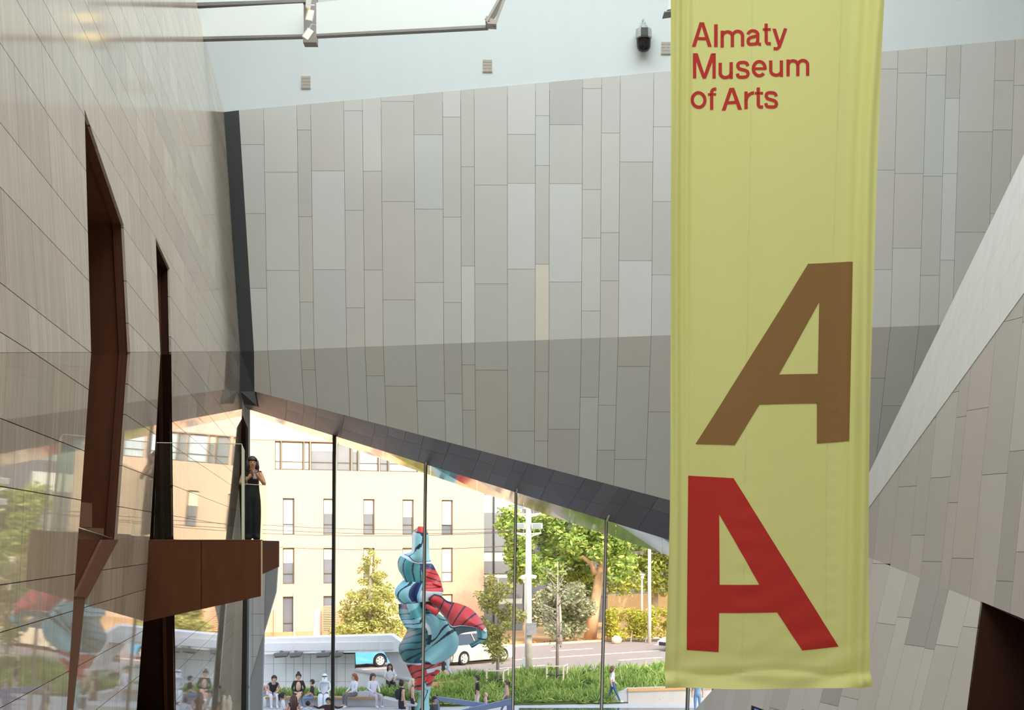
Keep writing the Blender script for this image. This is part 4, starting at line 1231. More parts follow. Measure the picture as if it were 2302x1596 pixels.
# planter slope: front edge low, back edge at the road
def plant_pt(s, t):
    px_f = 900 + 640 * s
    f = P(px_f, 1590 - 14 * s, 58.6 + 1.8 * s); f.z = ZP + 0.06
    b = P(905 + 660 * s, 1540 - 40 * s, 60.6 + 7.0 * s); b.z = ZR + 0.08
    return f.lerp(b, t)
pl = MB()
for i in range(12):
    for j in range(4):
        q = [plant_pt(i / 12, j / 4), plant_pt((i + 1) / 12, j / 4), plant_pt((i + 1) / 12, (j + 1) / 4), plant_pt(i / 12, (j + 1) / 4)]
        pl.prism(q, (0, 0, -0.25))
o = pl.build('planter_soil', mat('soil_green', (74, 92, 48), rough=0.95)); tag(o, 'sloping planted bed between plaza and road', 'planter', kind='structure')
jr = random.Random(41); vs, fs, mi = [], [], []
for _ in range(620):
    c = plant_pt(jr.uniform(-0.02, 1.0), jr.random() ** 0.85 * 0.97 + 0.0); big = jr.uniform(0.7, 1.25); k = jr.choice((0, 0, 1, 2))
    for _ in range(34):
        a = jr.uniform(0, 6.283); el = math.radians(jr.uniform(8, 80)); L_ = 0.5 * big * jr.uniform(0.6, 1.2)
        d = Vector((math.cos(a) * math.cos(el), math.sin(a) * math.cos(el), math.sin(el)))
        p = c + Vector((jr.uniform(-.15, .15), jr.uniform(-.15, .15), 0)); sd = d.cross(Vector((jr.gauss(0, 1), jr.gauss(0, 1), jr.gauss(0, 1)))).normalized() * 0.028
        m_ = p + d * L_ * 0.55; t_ = p + d * L_ + Vector((0, 0, -0.05))
        i = len(vs); vs += [p, m_ + sd, t_, m_ - sd]; fs.append((i, i + 1, i + 2, i + 3)); mi.append(k if jr.random() < 0.7 else jr.randrange(3))
o = link('juniper_bed', vs, fs, None, None, mats=G_jun, midx=mi)
tag(o, 'low spreading green juniper filling the sloping bed', 'shrubs', kind='stuff')
for k in range(3): pass
def hedge_box(label, x0, x1, py0, py1, Y, th, n, gm, seed):
    a, b = P(x0, py1, Y), P(x1, py0, Y)
    root = thing('clipped_hedge', label, 'hedge', ((a.x + b.x) / 2, Y, ZR))
    rnd = random.Random(seed); bl_ = []
    for _ in range(120):
        bl_.append((Vector((rnd.uniform(a.x, b.x), Y + rnd.uniform(-th, th), rnd.uniform(ZR + 0.35, b.z - 0.25))), 0.42, 0.8))
    vs, fs, mi = leaf_cloud(bl_, n, 0.09, seed)
    o = link('foliage', vs, fs, None, root, mats=gm, midx=mi); o['kind'] = 'stuff'
    st = MB()
    for k in range(10):
        x = a.x + (b.x - a.x) * (k + 0.5) / 10
        st.tube([(x, Y, ZR - 0.05), (x + 0.1, Y, ZR + 0.7)], 0.04, 6)
    st.build('stems', M_bark2, root)
hedge_box('bright yellow-green clipped hedge beyond the road at the right', 1368, 1700, 1362, 1432, 84, 0.5, 13000, G_hdg, 51)
o = MB().prism([P(1366, 1337, 95.5), P(1720, 1332, 95.5), P(1720, 1420, 95.5), P(1366, 1420, 95.5)], (0, 0.4, 0)).build('garden_wall', mat('garden_wall', (232, 196, 146), rough=0.9)); tag(o, 'low ochre garden wall behind the yellow-green hedge', 'wall')
tufts('grass_strip', 'strip of green grass behind the wooden bench', 'grass', lambda r: Vector((r.uniform(P(600, 1, 55).x, P(860, 1, 55).x), 55 + r.random() * 1.4, 1.12)), 2600, 0.30, G_jun, 43, 0.025, 0.5)
tufts('grass_clump', 'green clump of juniper at the right end of the wooden bench', 'shrubs', lambda r: Vector((r.uniform(P(850, 1, 55).x, P(935, 1, 55).x), 55.2 + r.random() * 2.4, 0.75 + r.random() * 0.3)), 2600, 0.42, G_jun, 44, 0.03, 0.9)
tufts('fallen_leaves', 'dry ochre leaves on the verge at the foot of the leaning trunk', 'leaves', lambda r: road_pt(r.uniform(-4, 22), r.uniform(7.6, 9.6), 0.0), 900, 0.08, leafmats('dry', [(216, 160, 96), (190, 138, 82), (228, 182, 120)]), 45, 0.06, 1.5)

# ------------------------------------------------------------------ masts and lamps
M_mast = mat('mast_paint', (226, 214, 196), rough=0.5, var=0.04)
mb_ = P(1188, 1516, 64.5); mb_.z = ZR - 0.2
mast = thing('floodlight_mast', 'tall cream floodlight mast with two tiers of lamps', 'mast', mb_)
def at(px, py, Y=64.5): return P(px, py, Y)
MB().tube([mb_, at(1188, 1400), at(1188, 1140)], [0.19, 0.16, 0.13], 12).build('pole', M_mast, mast, smooth=True)
for py in (1160, 1204):
    tr = MB()
    for sgn in (-1, 1):
        a, b = at(1188, py + 3), at(1188 + sgn * 29, py - 6)
        tr.bar(a, b, 0.06, 0.06); tr.bar(at(1188, py - 4), b, 0.05, 0.05)
        for t in (0.35, 0.65): tr.bar(at(1188, py + 3).lerp(b, t), at(1188, py - 4).lerp(b, t), 0.04, 0.04)
    tr.build('truss_arm', M_mast, mast)
    for sgn in (-1, 1):
        c = at(1188 + sgn * 19, py - 22)
        fl = MB().obox(c, (0.26, 0, 0), (0, 0.2, 0), (0, 0, 0.13)).build('floodlight', mat('lamp_white', (215, 215, 212)), mast)
        MB().obox(c + Vector((0, -0.21, 0)), (0.2, 0, 0), (0, 0.01, 0), (0, 0, 0.09)).build('lens', mat('lens_glass', (150, 158, 162), rough=0.1), fl)
        yk = MB()
        for dx in (-0.22, 0.22): yk.bar(c + Vector((dx, 0, 0)), at(1188 + sgn * 19, py - 7) + Vector((dx * 0.7, 0, 0)), 0.04, 0.04)
        yk.build('yoke', M_mast, mast)
for sgn in (-1, 1):
    MB().obox(at(1188 + sgn * 11, 1296), (0.14, 0, sgn * -0.03), (0, 0.1, 0), (0.02, 0, 0.08)).build('camera_head', mat('lamp_white', (215, 215, 212)), mast)
MB().box(at(1184, 1427) + Vector((0.0, -0.32, 0)), at(1206, 1400) + Vector((0, 0.1, 0))).build('control_box', mat('box_grey', (160, 156, 160), rough=0.5), mast)
MB().box(at(1174, 1506) + Vector((0, -0.1, 0)), at(1182, 1478) + Vector((0, 0.25, 0))).build('cabinet', mat('box_pale', (214, 222, 224), rough=0.5), mast)
def post(label, px, py0, py1, Y, r, head=None):
    b = P(px, py1, Y); b.z = ZR
    root = thing('street_post', label, 'lamp post', b, group='slim posts beyond the road')
    MB().tube([b, P(px, py0, Y)], [r, r * 0.8], 10).build('pole', M_mast, root, smooth=True)
    if head:
        c = P(px, py0, Y)
        MB().lathe(c, [(0.03, 0.0), (0.12, 0.04), (0.14, 0.22), (0.2, 0.26), (0.2, 0.32), (0.05, 0.36)], n=14).build('lamp_head', M_mast, root)
    else:
        c = P(px, py0, Y)
        MB().lathe(c, [(r * 1.3, 0.0), (r * 1.3, 0.06), (0.03, 0.1)], n=12).build('cap', M_mast, root)
post('plain pale street post beside the banner edge', 1460, 1225, 1434, 83, 0.12)
post('short garden lamp with a round head beyond the yellow-green hedge', 1443, 1302, 1422, 86, 0.07, True)
post('short garden lamp with a round head just left of the floodlight mast', 1181, 1312, 1420, 84, 0.07, True)
# overhead cables
for k, (ya, yb, sag) in enumerate(((1180, 1186, 8), (1190, 1192, 9), (1199, 1194, 8), (1228, 1224, 10))):
    pts = []
    for i in range(17):
        t = i / 16
        pts.append(P(590 + (1190 - 590) * t, ya + (yb - ya) * t + sag * 4 * t * (1 - t), 84 - 18 * t))
    o = MB().tube(pts, 0.016, 5).build('overhead_cable', mat('cable', (120, 100, 84), rough=0.7))
    tag(o, ['highest thin cable crossing the beige facade', 'second thin cable down across the beige facade', 'third thin cable down across the beige facade', 'lowest thin cable crossing the beige facade'][k], 'cable', 'overhead cables')

o = MB().obox(P(1319, 1510, 63.6), (0.17, 0, 0.02), (0, 0.05, 0), (0.05, 0, 0.07)).build('ground_floodlight', M_black_metal)
tag(o, 'small black ground floodlight at the back of the juniper bed', 'lamp')
bo = P(1386, 1417, 82.5); bo.z = ZR + 0.24
o = MB().ball(bo, 0.32, 0.25, 0.26, 14, 10).build('round_boulder', mat('boulder', (232, 206, 170), rough=0.9, bump=0.2), smooth=True)
tag(o, 'pale round boulder at the foot of the yellow-green hedge', 'boulder')
# ------------------------------------------------------------------ plaza: portal, benches, steps, pool
random.seed(5)
o = MB().box((-13, 52, ZP), (-4.1, 58.4, 0.87)).build('stepped_ledge', M_conc2); tag(o, 'pale concrete ledge under the wooden bench', 'ledge', kind='structure')
o = MB().box((-13, 48.6, ZP - 0.1), (-3.9, 51.98, 0.48)).build('stepped_ledge_low', M_conc2); tag(o, 'lower pale concrete step in front of the ledge', 'ledge', kind='structure')
bench = thing('bench', 'long concrete bench with a wooden seat below the grey wall', 'bench', (-8, 54.4, 0.87))
x0, x1 = P(596, 1, 54).x, P(858, 1, 54).x
MB().prism([(x0, 54.2, 0.88), (x1, 54.2, 0.88), (x1, 54.2, 1.17), (x0, 54.2, 1.17)], (0, 0.7, 0)).build('bench_base', M_conc, bench)
M_wood = mat('bench_wood', (214, 168, 112), rough=0.6, var=0.1, scale=3, stretch=(0.4, 6, 6))
for k in range(3):
    MB().box((x0 - 0.02, 54.14 + k * 0.16, 1.175), (x1 + 0.03, 54.28 + k * 0.16, 1.25)).build('seat_plank', M_wood, bench)
MB().prism([(x1 + 0.02, 54.2, 0.88), (x1 + 1.35, 54.2, 0.88), (x1 + 1.3, 54.2, 0.92), (x1 + 0.02, 54.2, 1.2)], (0, 0.9, 0)).build('end_wedge', M_conc, bench)
MB().box((x0, 54.92, 0.88), (x1, 56.6, 1.12)).build('planter_bed', mat('soil_green', (74, 92, 48)), bench)
# grey wall with a heavy white beam on a slanting strut
portal = thing('concrete_portal', 'white concrete beam on a grey panelled wall with a slanting strut', 'portal', P(700, 1560, 58))
MB().prism([P(588, 1436, 57.6), P(880, 1428, 57.6), P(908, 1448, 57.6), P(905, 1465, 57.6), P(588, 1471, 57.6)], (0, 1.2, 0)).build('beam', mat('white_concrete', (248, 246, 246), rough=0.6, var=0.03), portal)
for a, b in ((596, 657), (660, 703), (706, 748), (756, 808), (812, 852), (858, 884)):
    f = lambda x: 1446 - (x - 590) * 0.012
    MB().prism([P(a, f(a), 57.57), P(b, f(b), 57.57), P(b, f(b) + 18, 57.57), P(a, f(a) + 18, 57.57)], (0, 0.04, 0)).build('beam_panel', mat('beam_panel', (234, 236, 240), rough=0.5, var=0.02), portal)
M_gw = mat('grey_wall_panel', (226, 226, 226), rough=0.7, var=0.05, scale=2)
MB().prism([P(590, 1470, 58.2), P(797, 1466, 58.2), P(801, 1566, 58.2), P(590, 1566, 58.2)], (0, 0.3, 0)).build('wall_core', M_dark_back, portal)
xs3 = [592, 615, 643, 661, 681, 698, 733, 757, 776, 798]; ys3 = [1470, 1492, 1532, 1562]
for i in range(len(xs3) - 1):
    for j in range(3):
        a, b = xs3[i] + 0.35, xs3[i + 1] - 0.35
        MB().prism([P(a, ys3[j] + 0.3, 58.15), P(b, ys3[j] + 0.3, 58.15), P(b, ys3[j + 1] - 0.3, 58.15), P(a, ys3[j + 1] - 0.3, 58.15)], (0, 0.04, 0)).build('wall_panel', M_gw, portal)
MB().prism([P(862, 1464, 57.9), P(898, 1463, 57.9), P(938, 1536, 57.9), P(904, 1536, 57.9)], (0, 0.8, 0)).build('strut', M_conc, portal)
MB().prism([P(797, 1507, 57.8), P(905, 1524, 57.8), P(934, 1532, 57.8), P(940, 1570, 57.8), P(797, 1570, 57.8)], (0, 0.25, 0)).build('low_wall', M_gw, portal)
MB().prism([P(797, 1504, 57.75), P(934, 1529, 57.75), P(934, 1533, 57.75), P(797, 1508, 57.75)], (0, 0.35, 0)).build('coping', M_conc, portal)
for k, (a, b) in enumerate(((615, 649), (650, 679), (709, 743), (743, 771))):
    root = thing('flood_lamp', ['leftmost grey flood lamp under the white beam', 'second grey flood lamp from the left under the white beam', 'third grey flood lamp from the left under the white beam', 'rightmost grey flood lamp under the white beam'][k], 'lamp', P((a + b) / 2, 1475, 57.4), group='flood lamps under the white beam')
    q = [P(a, 1469, 57.2), P(b, 1466, 57.2), P(b - 5, 1477, 57.2), P(a + 2, 1479, 57.2)]
    MB().prism(q, (0, 0.35, 0)).build('housing', mat('flood_grey', (120, 118, 116), rough=0.5), root)
    MB().prism([P(a + 3, 1476, 57.17), P(b - 6, 1474.5, 57.17), P(b - 7, 1477, 57.17), P(a + 4, 1478.6, 57.17)], (0, 0.05, 0)).build('lens', mat('flood_lens', (70, 68, 68), rough=0.2), root)
    MB().box(P((a + b) / 2 - 3, 1468, 57.4), P((a + b) / 2 + 3, 1462, 57.6)).build('bracket', M_grey_metal, root)
# outer stone wing of the museum seen through the glass at the left
wg = MB().prism([P(549, 1236, 44), P(624, 1268, 44), P(620, 1330, 44), P(593, 1422, 44), P(586, 1700, 44), P(549, 1700, 44)], (0, 0.2, 0)).build('wall_wing', mat('wing_core', (176, 170, 164), rough=0.7))
tag(wg, 'pale slanting stone wing outside the glass below the balcony end', 'wall', kind='structure')
wing_poly = convex([(624, 1268), (620, 1330), (593, 1422), (586, 1700), (549, 1700), (549, 1236)])
M_wing = mat('wing_stone', (214, 206, 196), rough=0.4, var=0.08, scale=2, stretch=(5, 5, 0.4))
for j in range(9):
    ya, yb = 1236 + j * 48, 1236 + (j + 1) * 48
    for a, b in ((549, 568), (568, 630)):
        p = [(a + 0.4, ya + 0.4), (b - 0.4, ya + 0.4), (b - 0.4, yb - 0.4), (a + 0.4, yb - 0.4)]
        for A_, B_, C_ in ((( 624, 1268), (620, 1330), 0), ((620, 1330), (593, 1422), 0), ((593, 1422), (586, 1700), 0), ((549, 1236), (624, 1268), 1)):
            (xa, ya_), (xb, yb_) = A_, B_
            aa, bb = (yb_ - ya_), -(xb - xa); cc = -(aa * xa + bb * ya_)
            sg = 1 if aa * 555 + bb * 1500 + cc > 0 else -1
            p = clip(p, aa * sg, bb * sg, cc * sg)
            if len(p) < 3: break
        if len(p) < 3 or parea(p) < 20: continue
        MB().prism([P(x, y, 43.97) for x, y in p], (0, 0.03, 0)).build('stone_slab', M_wing, wg)
o = MB().box(P(545, 1549, 39.4), P(560, 1541, 39.7)).build('door_closer', M_black_metal); tag(o, 'small dark fitting on the glass edge beside the black post', 'fitting')
# bench at the right with a wedge
br_ = thing('bench', 'pale stone bench with a wooden rim beyond the walking man', 'bench', (6.5, 60, ZP))
MB().prism([P(1412, 1551, 60), P(1600, 1545, 60), P(1600, 1582, 60), P(1412, 1582, 60)], (0, 1.0, 0)).build('bench_base', M_conc2, br_)
MB().prism([P(1412, 1549, 59.95), P(1600, 1543, 59.95), P(1600, 1549, 59.95), P(1412, 1555, 59.95)], (0, 0.4, 0)).build('wood_rim', M_wood, br_)
MB().prism([P(1412, 1551, 60.05), P(1412, 1584, 60.05), P(1352, 1584, 60.05), P(1352, 1578, 60.05)], (0, 0.9, 0)).build('end_wedge', M_conc, br_)
# reflecting pool
M_water = mat('pool_water', (70, 84, 84), rough=0.03, var=0.05, scale=6, bump=0.02)
o = MB().box((0.3, 47, ZP), (9.0, 58.2, ZP + 0.03)).build('pool', M_water); tag(o, 'shallow reflecting pool at the bottom of the window view', 'pool', kind='structure')

# ------------------------------------------------------------------ the big painted sculpture
YS = 56.0
SC = {k: mat('sculpt_' + k, c, rough=0.4, var=0.05, scale=3) for k, c in dict(
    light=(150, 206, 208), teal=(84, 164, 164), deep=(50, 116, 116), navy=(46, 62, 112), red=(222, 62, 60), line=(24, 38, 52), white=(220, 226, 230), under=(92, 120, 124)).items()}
SK = list(SC)
sculpt = thing('fabric_sculpture', 'tall swirling painted sculpture in turquoise and red like windblown cloth', 'sculpture', P(940, 1608, YS))
def curve_at(pts, t):
    n = len(pts) - 1
    f = min(max(t * n, 0), n - 1e-6); i = int(f); f -= i
    p0, p1, p2, p3 = pts[max(i - 1, 0)], pts[i], pts[i + 1], pts[min(i + 2, n)]
    return tuple(0.5 * (2 * b + (c - a) * f + (2 * a - 5 * b + 4 * c - d) * f * f + (3 * b - a - 3 * c + d) * f ** 3) for a, b, c, d in zip(p0, p1, p2, p3))
def sheet(name, left, right, depth, matf, nu=28, nv=36, th=0.12):
    nu, nv = int(nu * 2.4), int(nv * 2.4)
    vs, fs, mi = [], [], []
    for j in range(nv + 1):
        v = j / nv
        l, r = curve_at(left, v), curve_at(right, v)
        for i in range(nu + 1):
            u = i / nu
            x, y = l[0] + (r[0] - l[0]) * u, l[1] + (r[1] - l[1]) * u
            vs.append(P(x, y, YS) + Vector((0, depth(u, v), 0)))
    for j in range(nv):
        for i in range(nu):
            fs.append((j * (nu + 1) + i, j * (nu + 1) + i + 1, (j + 1) * (nu + 1) + i + 1, (j + 1) * (nu + 1) + i))
            mi.append(SK.index(matf((i + 0.5) / nu, (j + 0.5) / nv)))
    o = link(name, vs, fs, None, sculpt, smooth=True, mats=[SC[k] for k in SK], midx=mi)
    md = o.modifiers.new('thick', 'SOLIDIFY'); md.thickness = th; md.offset = -1
    return o
def bands(t, n, w=0.22): return (t * n) % 1.0 < w
def mA(u, v):
    if v < 0.10: return 'red' if u > 0.4 or v < 0.05 else 'line'
    if v < 0.13: return 'line'
    if v < 0.52: return 'line' if abs(u - 0.45 - 0.2 * math.sin(v * 9)) < 0.03 else 'light'
    if v < 0.57: return 'line' if v < 0.54 else 'white'
    if u > 0.62: return 'line' if bands(v - 0.15 * u, 8, 0.2) else ('navy' if v < 0.68 else 'red')
    if 0.52 < u < 0.62: return 'navy'
    return 'line' if bands(u + 0.5 * v, 6, 0.16) else 'teal'
sheet('cloth_fold', [(946, 1187), (930, 1199), (931, 1223), (927, 1245), (903, 1255), (901, 1274), (910, 1290), (919, 1306)], [(950, 1186), (957, 1205), (957, 1223), (961, 1250), (975, 1272), (984, 1290), (988, 1303), (990, 1318)],
      lambda u, v: 0.35 * math.sin(6.3 * u + 5 * v) - 0.5 * math.sin(math.pi * u), mA)
def mB(u, v):
    if u > 0.6 and v < 0.4: return 'line' if bands(v + 0.2 * u, 7, 0.2) else 'red'
    if u > 0.6: return 'white' if v < 0.7 else 'line'
    if 0.25 < u < 0.55 and 0.05 < v < 0.75: return 'navy'
    if v > 0.86: return 'line'
    return 'line' if abs(u - 0.14 - 0.08 * math.sin(8 * v)) < 0.02 else 'light'
sheet('cloth_fold', [(919, 1304), (905, 1314), (895, 1327), (897, 1340), (912, 1356), (930, 1366)], [(989, 1315), (991, 1322), (993, 1330), (985, 1342), (980, 1354), (972, 1366)],
      lambda u, v: -0.55 * math.sin(math.pi * u) - 0.35 * math.sin(math.pi * v) + 0.5 * math.exp(-((u - 0.42) / 0.14) ** 2), mB)
def mC(u, v):
    if u < 0.42:
        if v < 0.1: return 'navy'
        if v < 0.42: return 'line' if bands(v + 0.1 * u, 11, 0.18) else ('teal' if v < 0.25 else 'light')
        return 'line' if bands(v + 0.45 * u, 9, 0.24) else 'deep'
    if u < 0.48 and 0.35 < v < 0.7: return 'white' if v < 0.55 else 'line'
    if abs(v - 0.52 - 0.14 * math.sin(4 * u)) < 0.018 or abs(v - 0.72 - 0.2 * math.sin(3.4 * u + 1.0)) < 0.018 or abs(v - 0.3 - 0.1 * math.sin(7 * u)) < 0.015: return 'line'
    return 'light' if (v + 0.4 * u) % 0.5 < 0.3 else 'teal' if v < 0.25 else 'light'
sheet('cloth_fold', [(895, 1358), (897, 1378), (907, 1397), (919, 1418), (910, 1440), (902, 1458), (913, 1484)], [(962, 1352), (980, 1375), (1006, 1396), (1017, 1412), (1026, 1440), (1017, 1466), (986, 1486)],
      lambda u, v: -0.75 * math.sin(math.pi * u) + 0.3 * math.sin(9 * u + 4 * v) + 0.1, mC, 40, 44)
def mD(u, v):
    if u > 0.9: return 'white' if u < 0.95 else 'line'
    if u < 0.1 and v < 0.4: return 'line'
    if v > 0.93: return 'white'
    return 'line' if bands(v + 0.08 * u + 0.05, 6.5, 0.14) else 'red'
sheet('red_wing', [(952, 1330), (990, 1336), (1009, 1348), (1036, 1354), (1063, 1367), (1084, 1391), (1096, 1415)], [(962, 1352), (985, 1369), (1005, 1392), (1017, 1408), (1040, 1404), (1070, 1407), (1092, 1420)],
      lambda u, v: -0.5 - 0.9 * math.sin(math.pi * min(1, v * 0.9)) * 0.8 + 0.5 * u * math.sin(6 * v) - 0.3 * math.sin(math.pi * u), mD, 24, 60)
sheet('wing_curl', [(1088, 1410), (1096, 1420), (1091, 1437), (1060, 1451)], [(1070, 1408), (1073, 1418), (1073, 1432), (1058, 1446)],
      lambda u, v: -0.9 - 0.35 * math.sin(math.pi * u) + 0.2 * v, lambda u, v: 'line' if abs(v - 0.62) < 0.03 else ('white' if v < 0.06 else 'teal' if u > 0.5 else 'light'), 14, 20)
sheet('wing_underside_shade', [(1014, 1404), (1040, 1402), (1072, 1406)], [(1020, 1462), (1030, 1428), (1073, 1418)],
      lambda u, v: -0.35 + 0.3 * u, lambda u, v: 'teal' if v < 0.15 else ('navy' if u > 0.8 and v < 0.3 else 'under'), 14, 20)  # grey-teal fill painted as the shadow under the wing
def mF(u, v):
    if v < 0.10: return 'navy'
    if v < 0.16: return 'white' if u < 0.5 else 'navy'
    if 0.3 < v < 0.42 and u > 0.5: return 'white'
    if bands(v + 0.35 * u, 4.5, 0.2): return 'line'
    if v > 0.9: return 'light'
    return 'red'
sheet('cloth_fold', [(910, 1480), (923, 1506), (934, 1530), (931, 1558)], [(986, 1484), (991, 1500), (972, 1518), (963, 1546)],
      lambda u, v: -0.45 * math.sin(math.pi * u) + 0.12 * math.sin(9 * u + 3 * v), mF, 28, 36)
sheet('stem', [(936, 1528), (932, 1554), (927, 1578), (921, 1609)], [(966, 1532), (963, 1546), (959, 1572), (962, 1609)],
      lambda u, v: -0.35 * math.sin(math.pi * u) - 0.05, lambda u, v: 'line' if abs(u - 0.6 - 0.2 * math.sin(4 * v)) < 0.03 else 'light', 20, 24)
MB().tube([P(958, 1362, YS - 0.9), P(972, 1370, YS - 1.0), P(984, 1380, YS - 1.0)], [0.09, 0.12, 0.14], 10).build('red_nozzle', SC['red'], sculpt, smooth=True)

# angular blue-grey seat sculpture in front
sb = thing('angular_seat', 'angular blue-grey folded plate seat at the foot of the window view', 'seat', P(1063, 1620, 50))
M_bs = mat('blue_grey_plate', (150, 164, 200), rough=0.4, var=0.03)
def plate(pts, Y, name='plate', th=0.12): MB().prism([P(x, y, Y) for x, y in pts], (0, th, 0)).build(name, M_bs, sb)
plate([(976, 1566), (984, 1566), (1098, 1582), (1070, 1590), (992, 1577)], 50.4)
plate([(1020, 1600), (1152, 1570), (1152, 1584), (1062, 1602)], 49.8)
plate([(976, 1566), (986, 1577), (996, 1640), (984, 1640)], 50.2, 'leg')
plate([(1140, 1576), (1152, 1572), (1150, 1640), (1136, 1640)], 49.9, 'leg')
plate([(1055, 1590), (1075, 1590), (1070, 1640), (1052, 1640)], 50.3, 'leg')

# ------------------------------------------------------------------ cars
M_tyre = mat('tyre', (34, 33, 34), rough=0.8)
M_rim = mat('rim', (236, 230, 216), rough=0.35, metal=0.3)
M_cglass = mat('car_glass', (58, 64, 74), rough=0.06, spec=0.8)
M_red_l = mat('tail_lamp', (170, 30, 30), rough=0.3); M_head = mat('head_lamp', (235, 238, 240), rough=0.15)
def car(label, px, py, ang, paint, L=4.3, H=1.5, W=1.8, suv=False, name='car'):
    d = (HY - py) / F
    Yc = (ZR + 0.012 - CZ) / d
    pos = P(px, py, Yc)
    root = thing(name, label, 'car', pos, group='cars on the road')
    c, s = math.cos(math.radians(ang)), math.sin(math.radians(ang))
    def T(x, y, z): return pos + Vector((c * x - s * y, s * x + c * y, z))
    h = L / 2; wr = 0.34 if suv else 0.32; wb = 0.31 * L; belt = 0.62 * H if suv else 0.6 * H
    prof = [(-h, 0.32), (-h, 0.5), (-h + 0.03, belt - 0.12), (-h + 0.25, belt), (h - 1.15, belt + 0.02), (h - 0.25, belt - 0.16), (h, belt - 0.36), (h, 0.3), (h - 0.1, 0.2)]
    def arch(cx):
        return [(cx + wr * 1.18 * math.cos(a), 0.2 + max(0, wr * 1.18 * math.sin(a)) + 0.12) for a in [math.pi * k / 8 for k in range(9)]]
    prof += [(wb + wr * 1.2, 0.2)] + arch(wb) + [(wb - wr * 1.2, 0.2), (-wb + wr * 1.2, 0.2)] + arch(-wb) + [(-wb - wr * 1.2, 0.2), (-h + 0.1, 0.2)]
    n = len(prof); b = MB()
    vs = []
    for yy, sc in ((-W / 2, 1), (W / 2, 1)):
        for x, z in prof: vs.append(T(x, yy * (1.0 if z < belt - 0.05 else 0.95), z))
    fs = [tuple(range(n)), tuple(reversed(range(n, 2 * n)))] + [(i, i + n, (i + 1) % n + n, (i + 1) % n) for i in range(n)]
    b.add(vs, fs); b.build('body', paint, root)
    a0, a1, r0, r1 = (-h + 0.22, h - 1.05, -h + 0.55 if suv else -h + 0.8, h - 1.75)
    w0, w1 = W / 2 * 0.94, W / 2 * 0.76
    cab = MB().add([T(a0, -w0, belt - 0.01), T(a1, -w0, belt - 0.01), T(a1, w0, belt - 0.01), T(a0, w0, belt - 0.01), T(r0, -w1, H - 0.04), T(r1, -w1, H - 0.04), T(r1, w1, H - 0.04), T(r0, w1, H - 0.04)],
                   [(0, 3, 2, 1), (4, 5, 6, 7), (0, 1, 5, 4), (1, 2, 6, 5), (2, 3, 7, 6), (3, 0, 4, 7)])
    cab.build('cabin_glass', M_cglass, root)
    rf_ = MB().add([T(r0 - 0.05, -w1 - 0.02, H - 0.06), T(r1 + 0.05, -w1 - 0.02, H - 0.06), T(r1 + 0.05, w1 + 0.02, H - 0.06), T(r0 - 0.05, w1 + 0.02, H - 0.06), T(r0 + 0.1, -w1 + 0.1, H), T(r1 - 0.1, -w1 + 0.1, H), T(r1 - 0.1, w1 - 0.1, H), T(r0 + 0.1, w1 - 0.1, H)],
                   [(0, 3, 2, 1), (4, 5, 6, 7), (0, 1, 5, 4), (1, 2, 6, 5), (2, 3, 7, 6), (3, 0, 4, 7)])
    rf_.build('roof', paint, root)
    for sy in (-1, 1):
        pil = MB()
        pil.bar(T(a0, sy * w0, belt), T(r0, sy * w1, H - 0.05), 0.09, 0.05)
        pil.bar(T(a1, sy * w0, belt), T(r1, sy * w1, H - 0.05), 0.07, 0.05)
        m = (a0 + a1) / 2 - 0.1
        pil.bar(T(m, sy * (w0 + 0.01), belt), T((r0 + r1) / 2 - 0.1, sy * (w1 + 0.01), H - 0.05), 0.08, 0.04)
        pil.build('pillars', paint, root)
        MB().obox(T(a1 - 0.15, sy * (w0 + 0.1), belt + 0.06), Vector((c, s, 0)) * 0.1, Vector((-s, c, 0)) * 0.09, (0, 0, 0.07)).build('mirror', paint, root)
        MB().obox(T(-h + 0.08, sy * W * 0.36, belt - 0.15), Vector((c, s, 0)) * 0.1, Vector((-s, c, 0)) * 0.18, (0, 0, 0.07)).build('tail_lamp', M_red_l, root)
        MB().obox(T(h - 0.12, sy * W * 0.36, belt - 0.32), Vector((c, s, 0)) * 0.13, Vector((-s, c, 0)) * 0.2, (0, 0, 0.06)).build('head_lamp', M_head, root)
        for wx in (-wb, wb):
            wo = MB()
            prof_t = [(wr * 0.62, -0.1), (wr * 0.95, -0.11), (wr, -0.06), (wr, 0.06), (wr * 0.95, 0.11), (wr * 0.62, 0.1)]
            q = MB().lathe((0, 0, 0), prof_t, axis='y', n=24)
            wo.add([T(wx + v.x, sy * (W / 2 - 0.1) + v.y, wr + v.z) for v in q.v], q.f)
            w_ = wo.build('wheel', M_tyre, root)
            q = MB().lathe((0, 0, 0), [(wr * 0.70, 0.09), (wr * 0.66, 0.13), (wr * 0.55, 0.10)], axis='y', n=24)
            r_ = MB().add([T(wx + v.x, sy * (W / 2 - 0.1 + v.y), wr + v.z) for v in q.v], q.f)
            for k in range(6):
                an = math.pi * k / 3
                ax = Vector((math.cos(an), 0, math.sin(an)))
                cc_ = ax * wr * 0.34
                r_.add([T(wx + cc_.x + ax.x * p_ * wr * 0.34 + -ax.z * q_ * 0.035, sy * (W / 2 + 0.03) , wr + cc_.z + ax.z * p_ * wr * 0.34 + ax.x * q_ * 0.035) for p_, q_ in ((-1, -1), (1, -1.6), (1, 1.6), (-1, 1))], [(0, 1, 2, 3)])
            r_.build('rim', M_rim, w_)
    MB().obox(T(h - 0.02, 0, 0.42), Vector((c, s, 0)) * 0.05, Vector((-s, c, 0)) * W * 0.4, (0, 0, 0.1)).build('front_grille', M_black_metal, root)
    MB().obox(T(-h - 0.0, 0, 0.55), Vector((c, s, 0)) * 0.02, Vector((-s, c, 0)) * 0.26, (0, 0, 0.06)).build('number_plate', M_head, root)
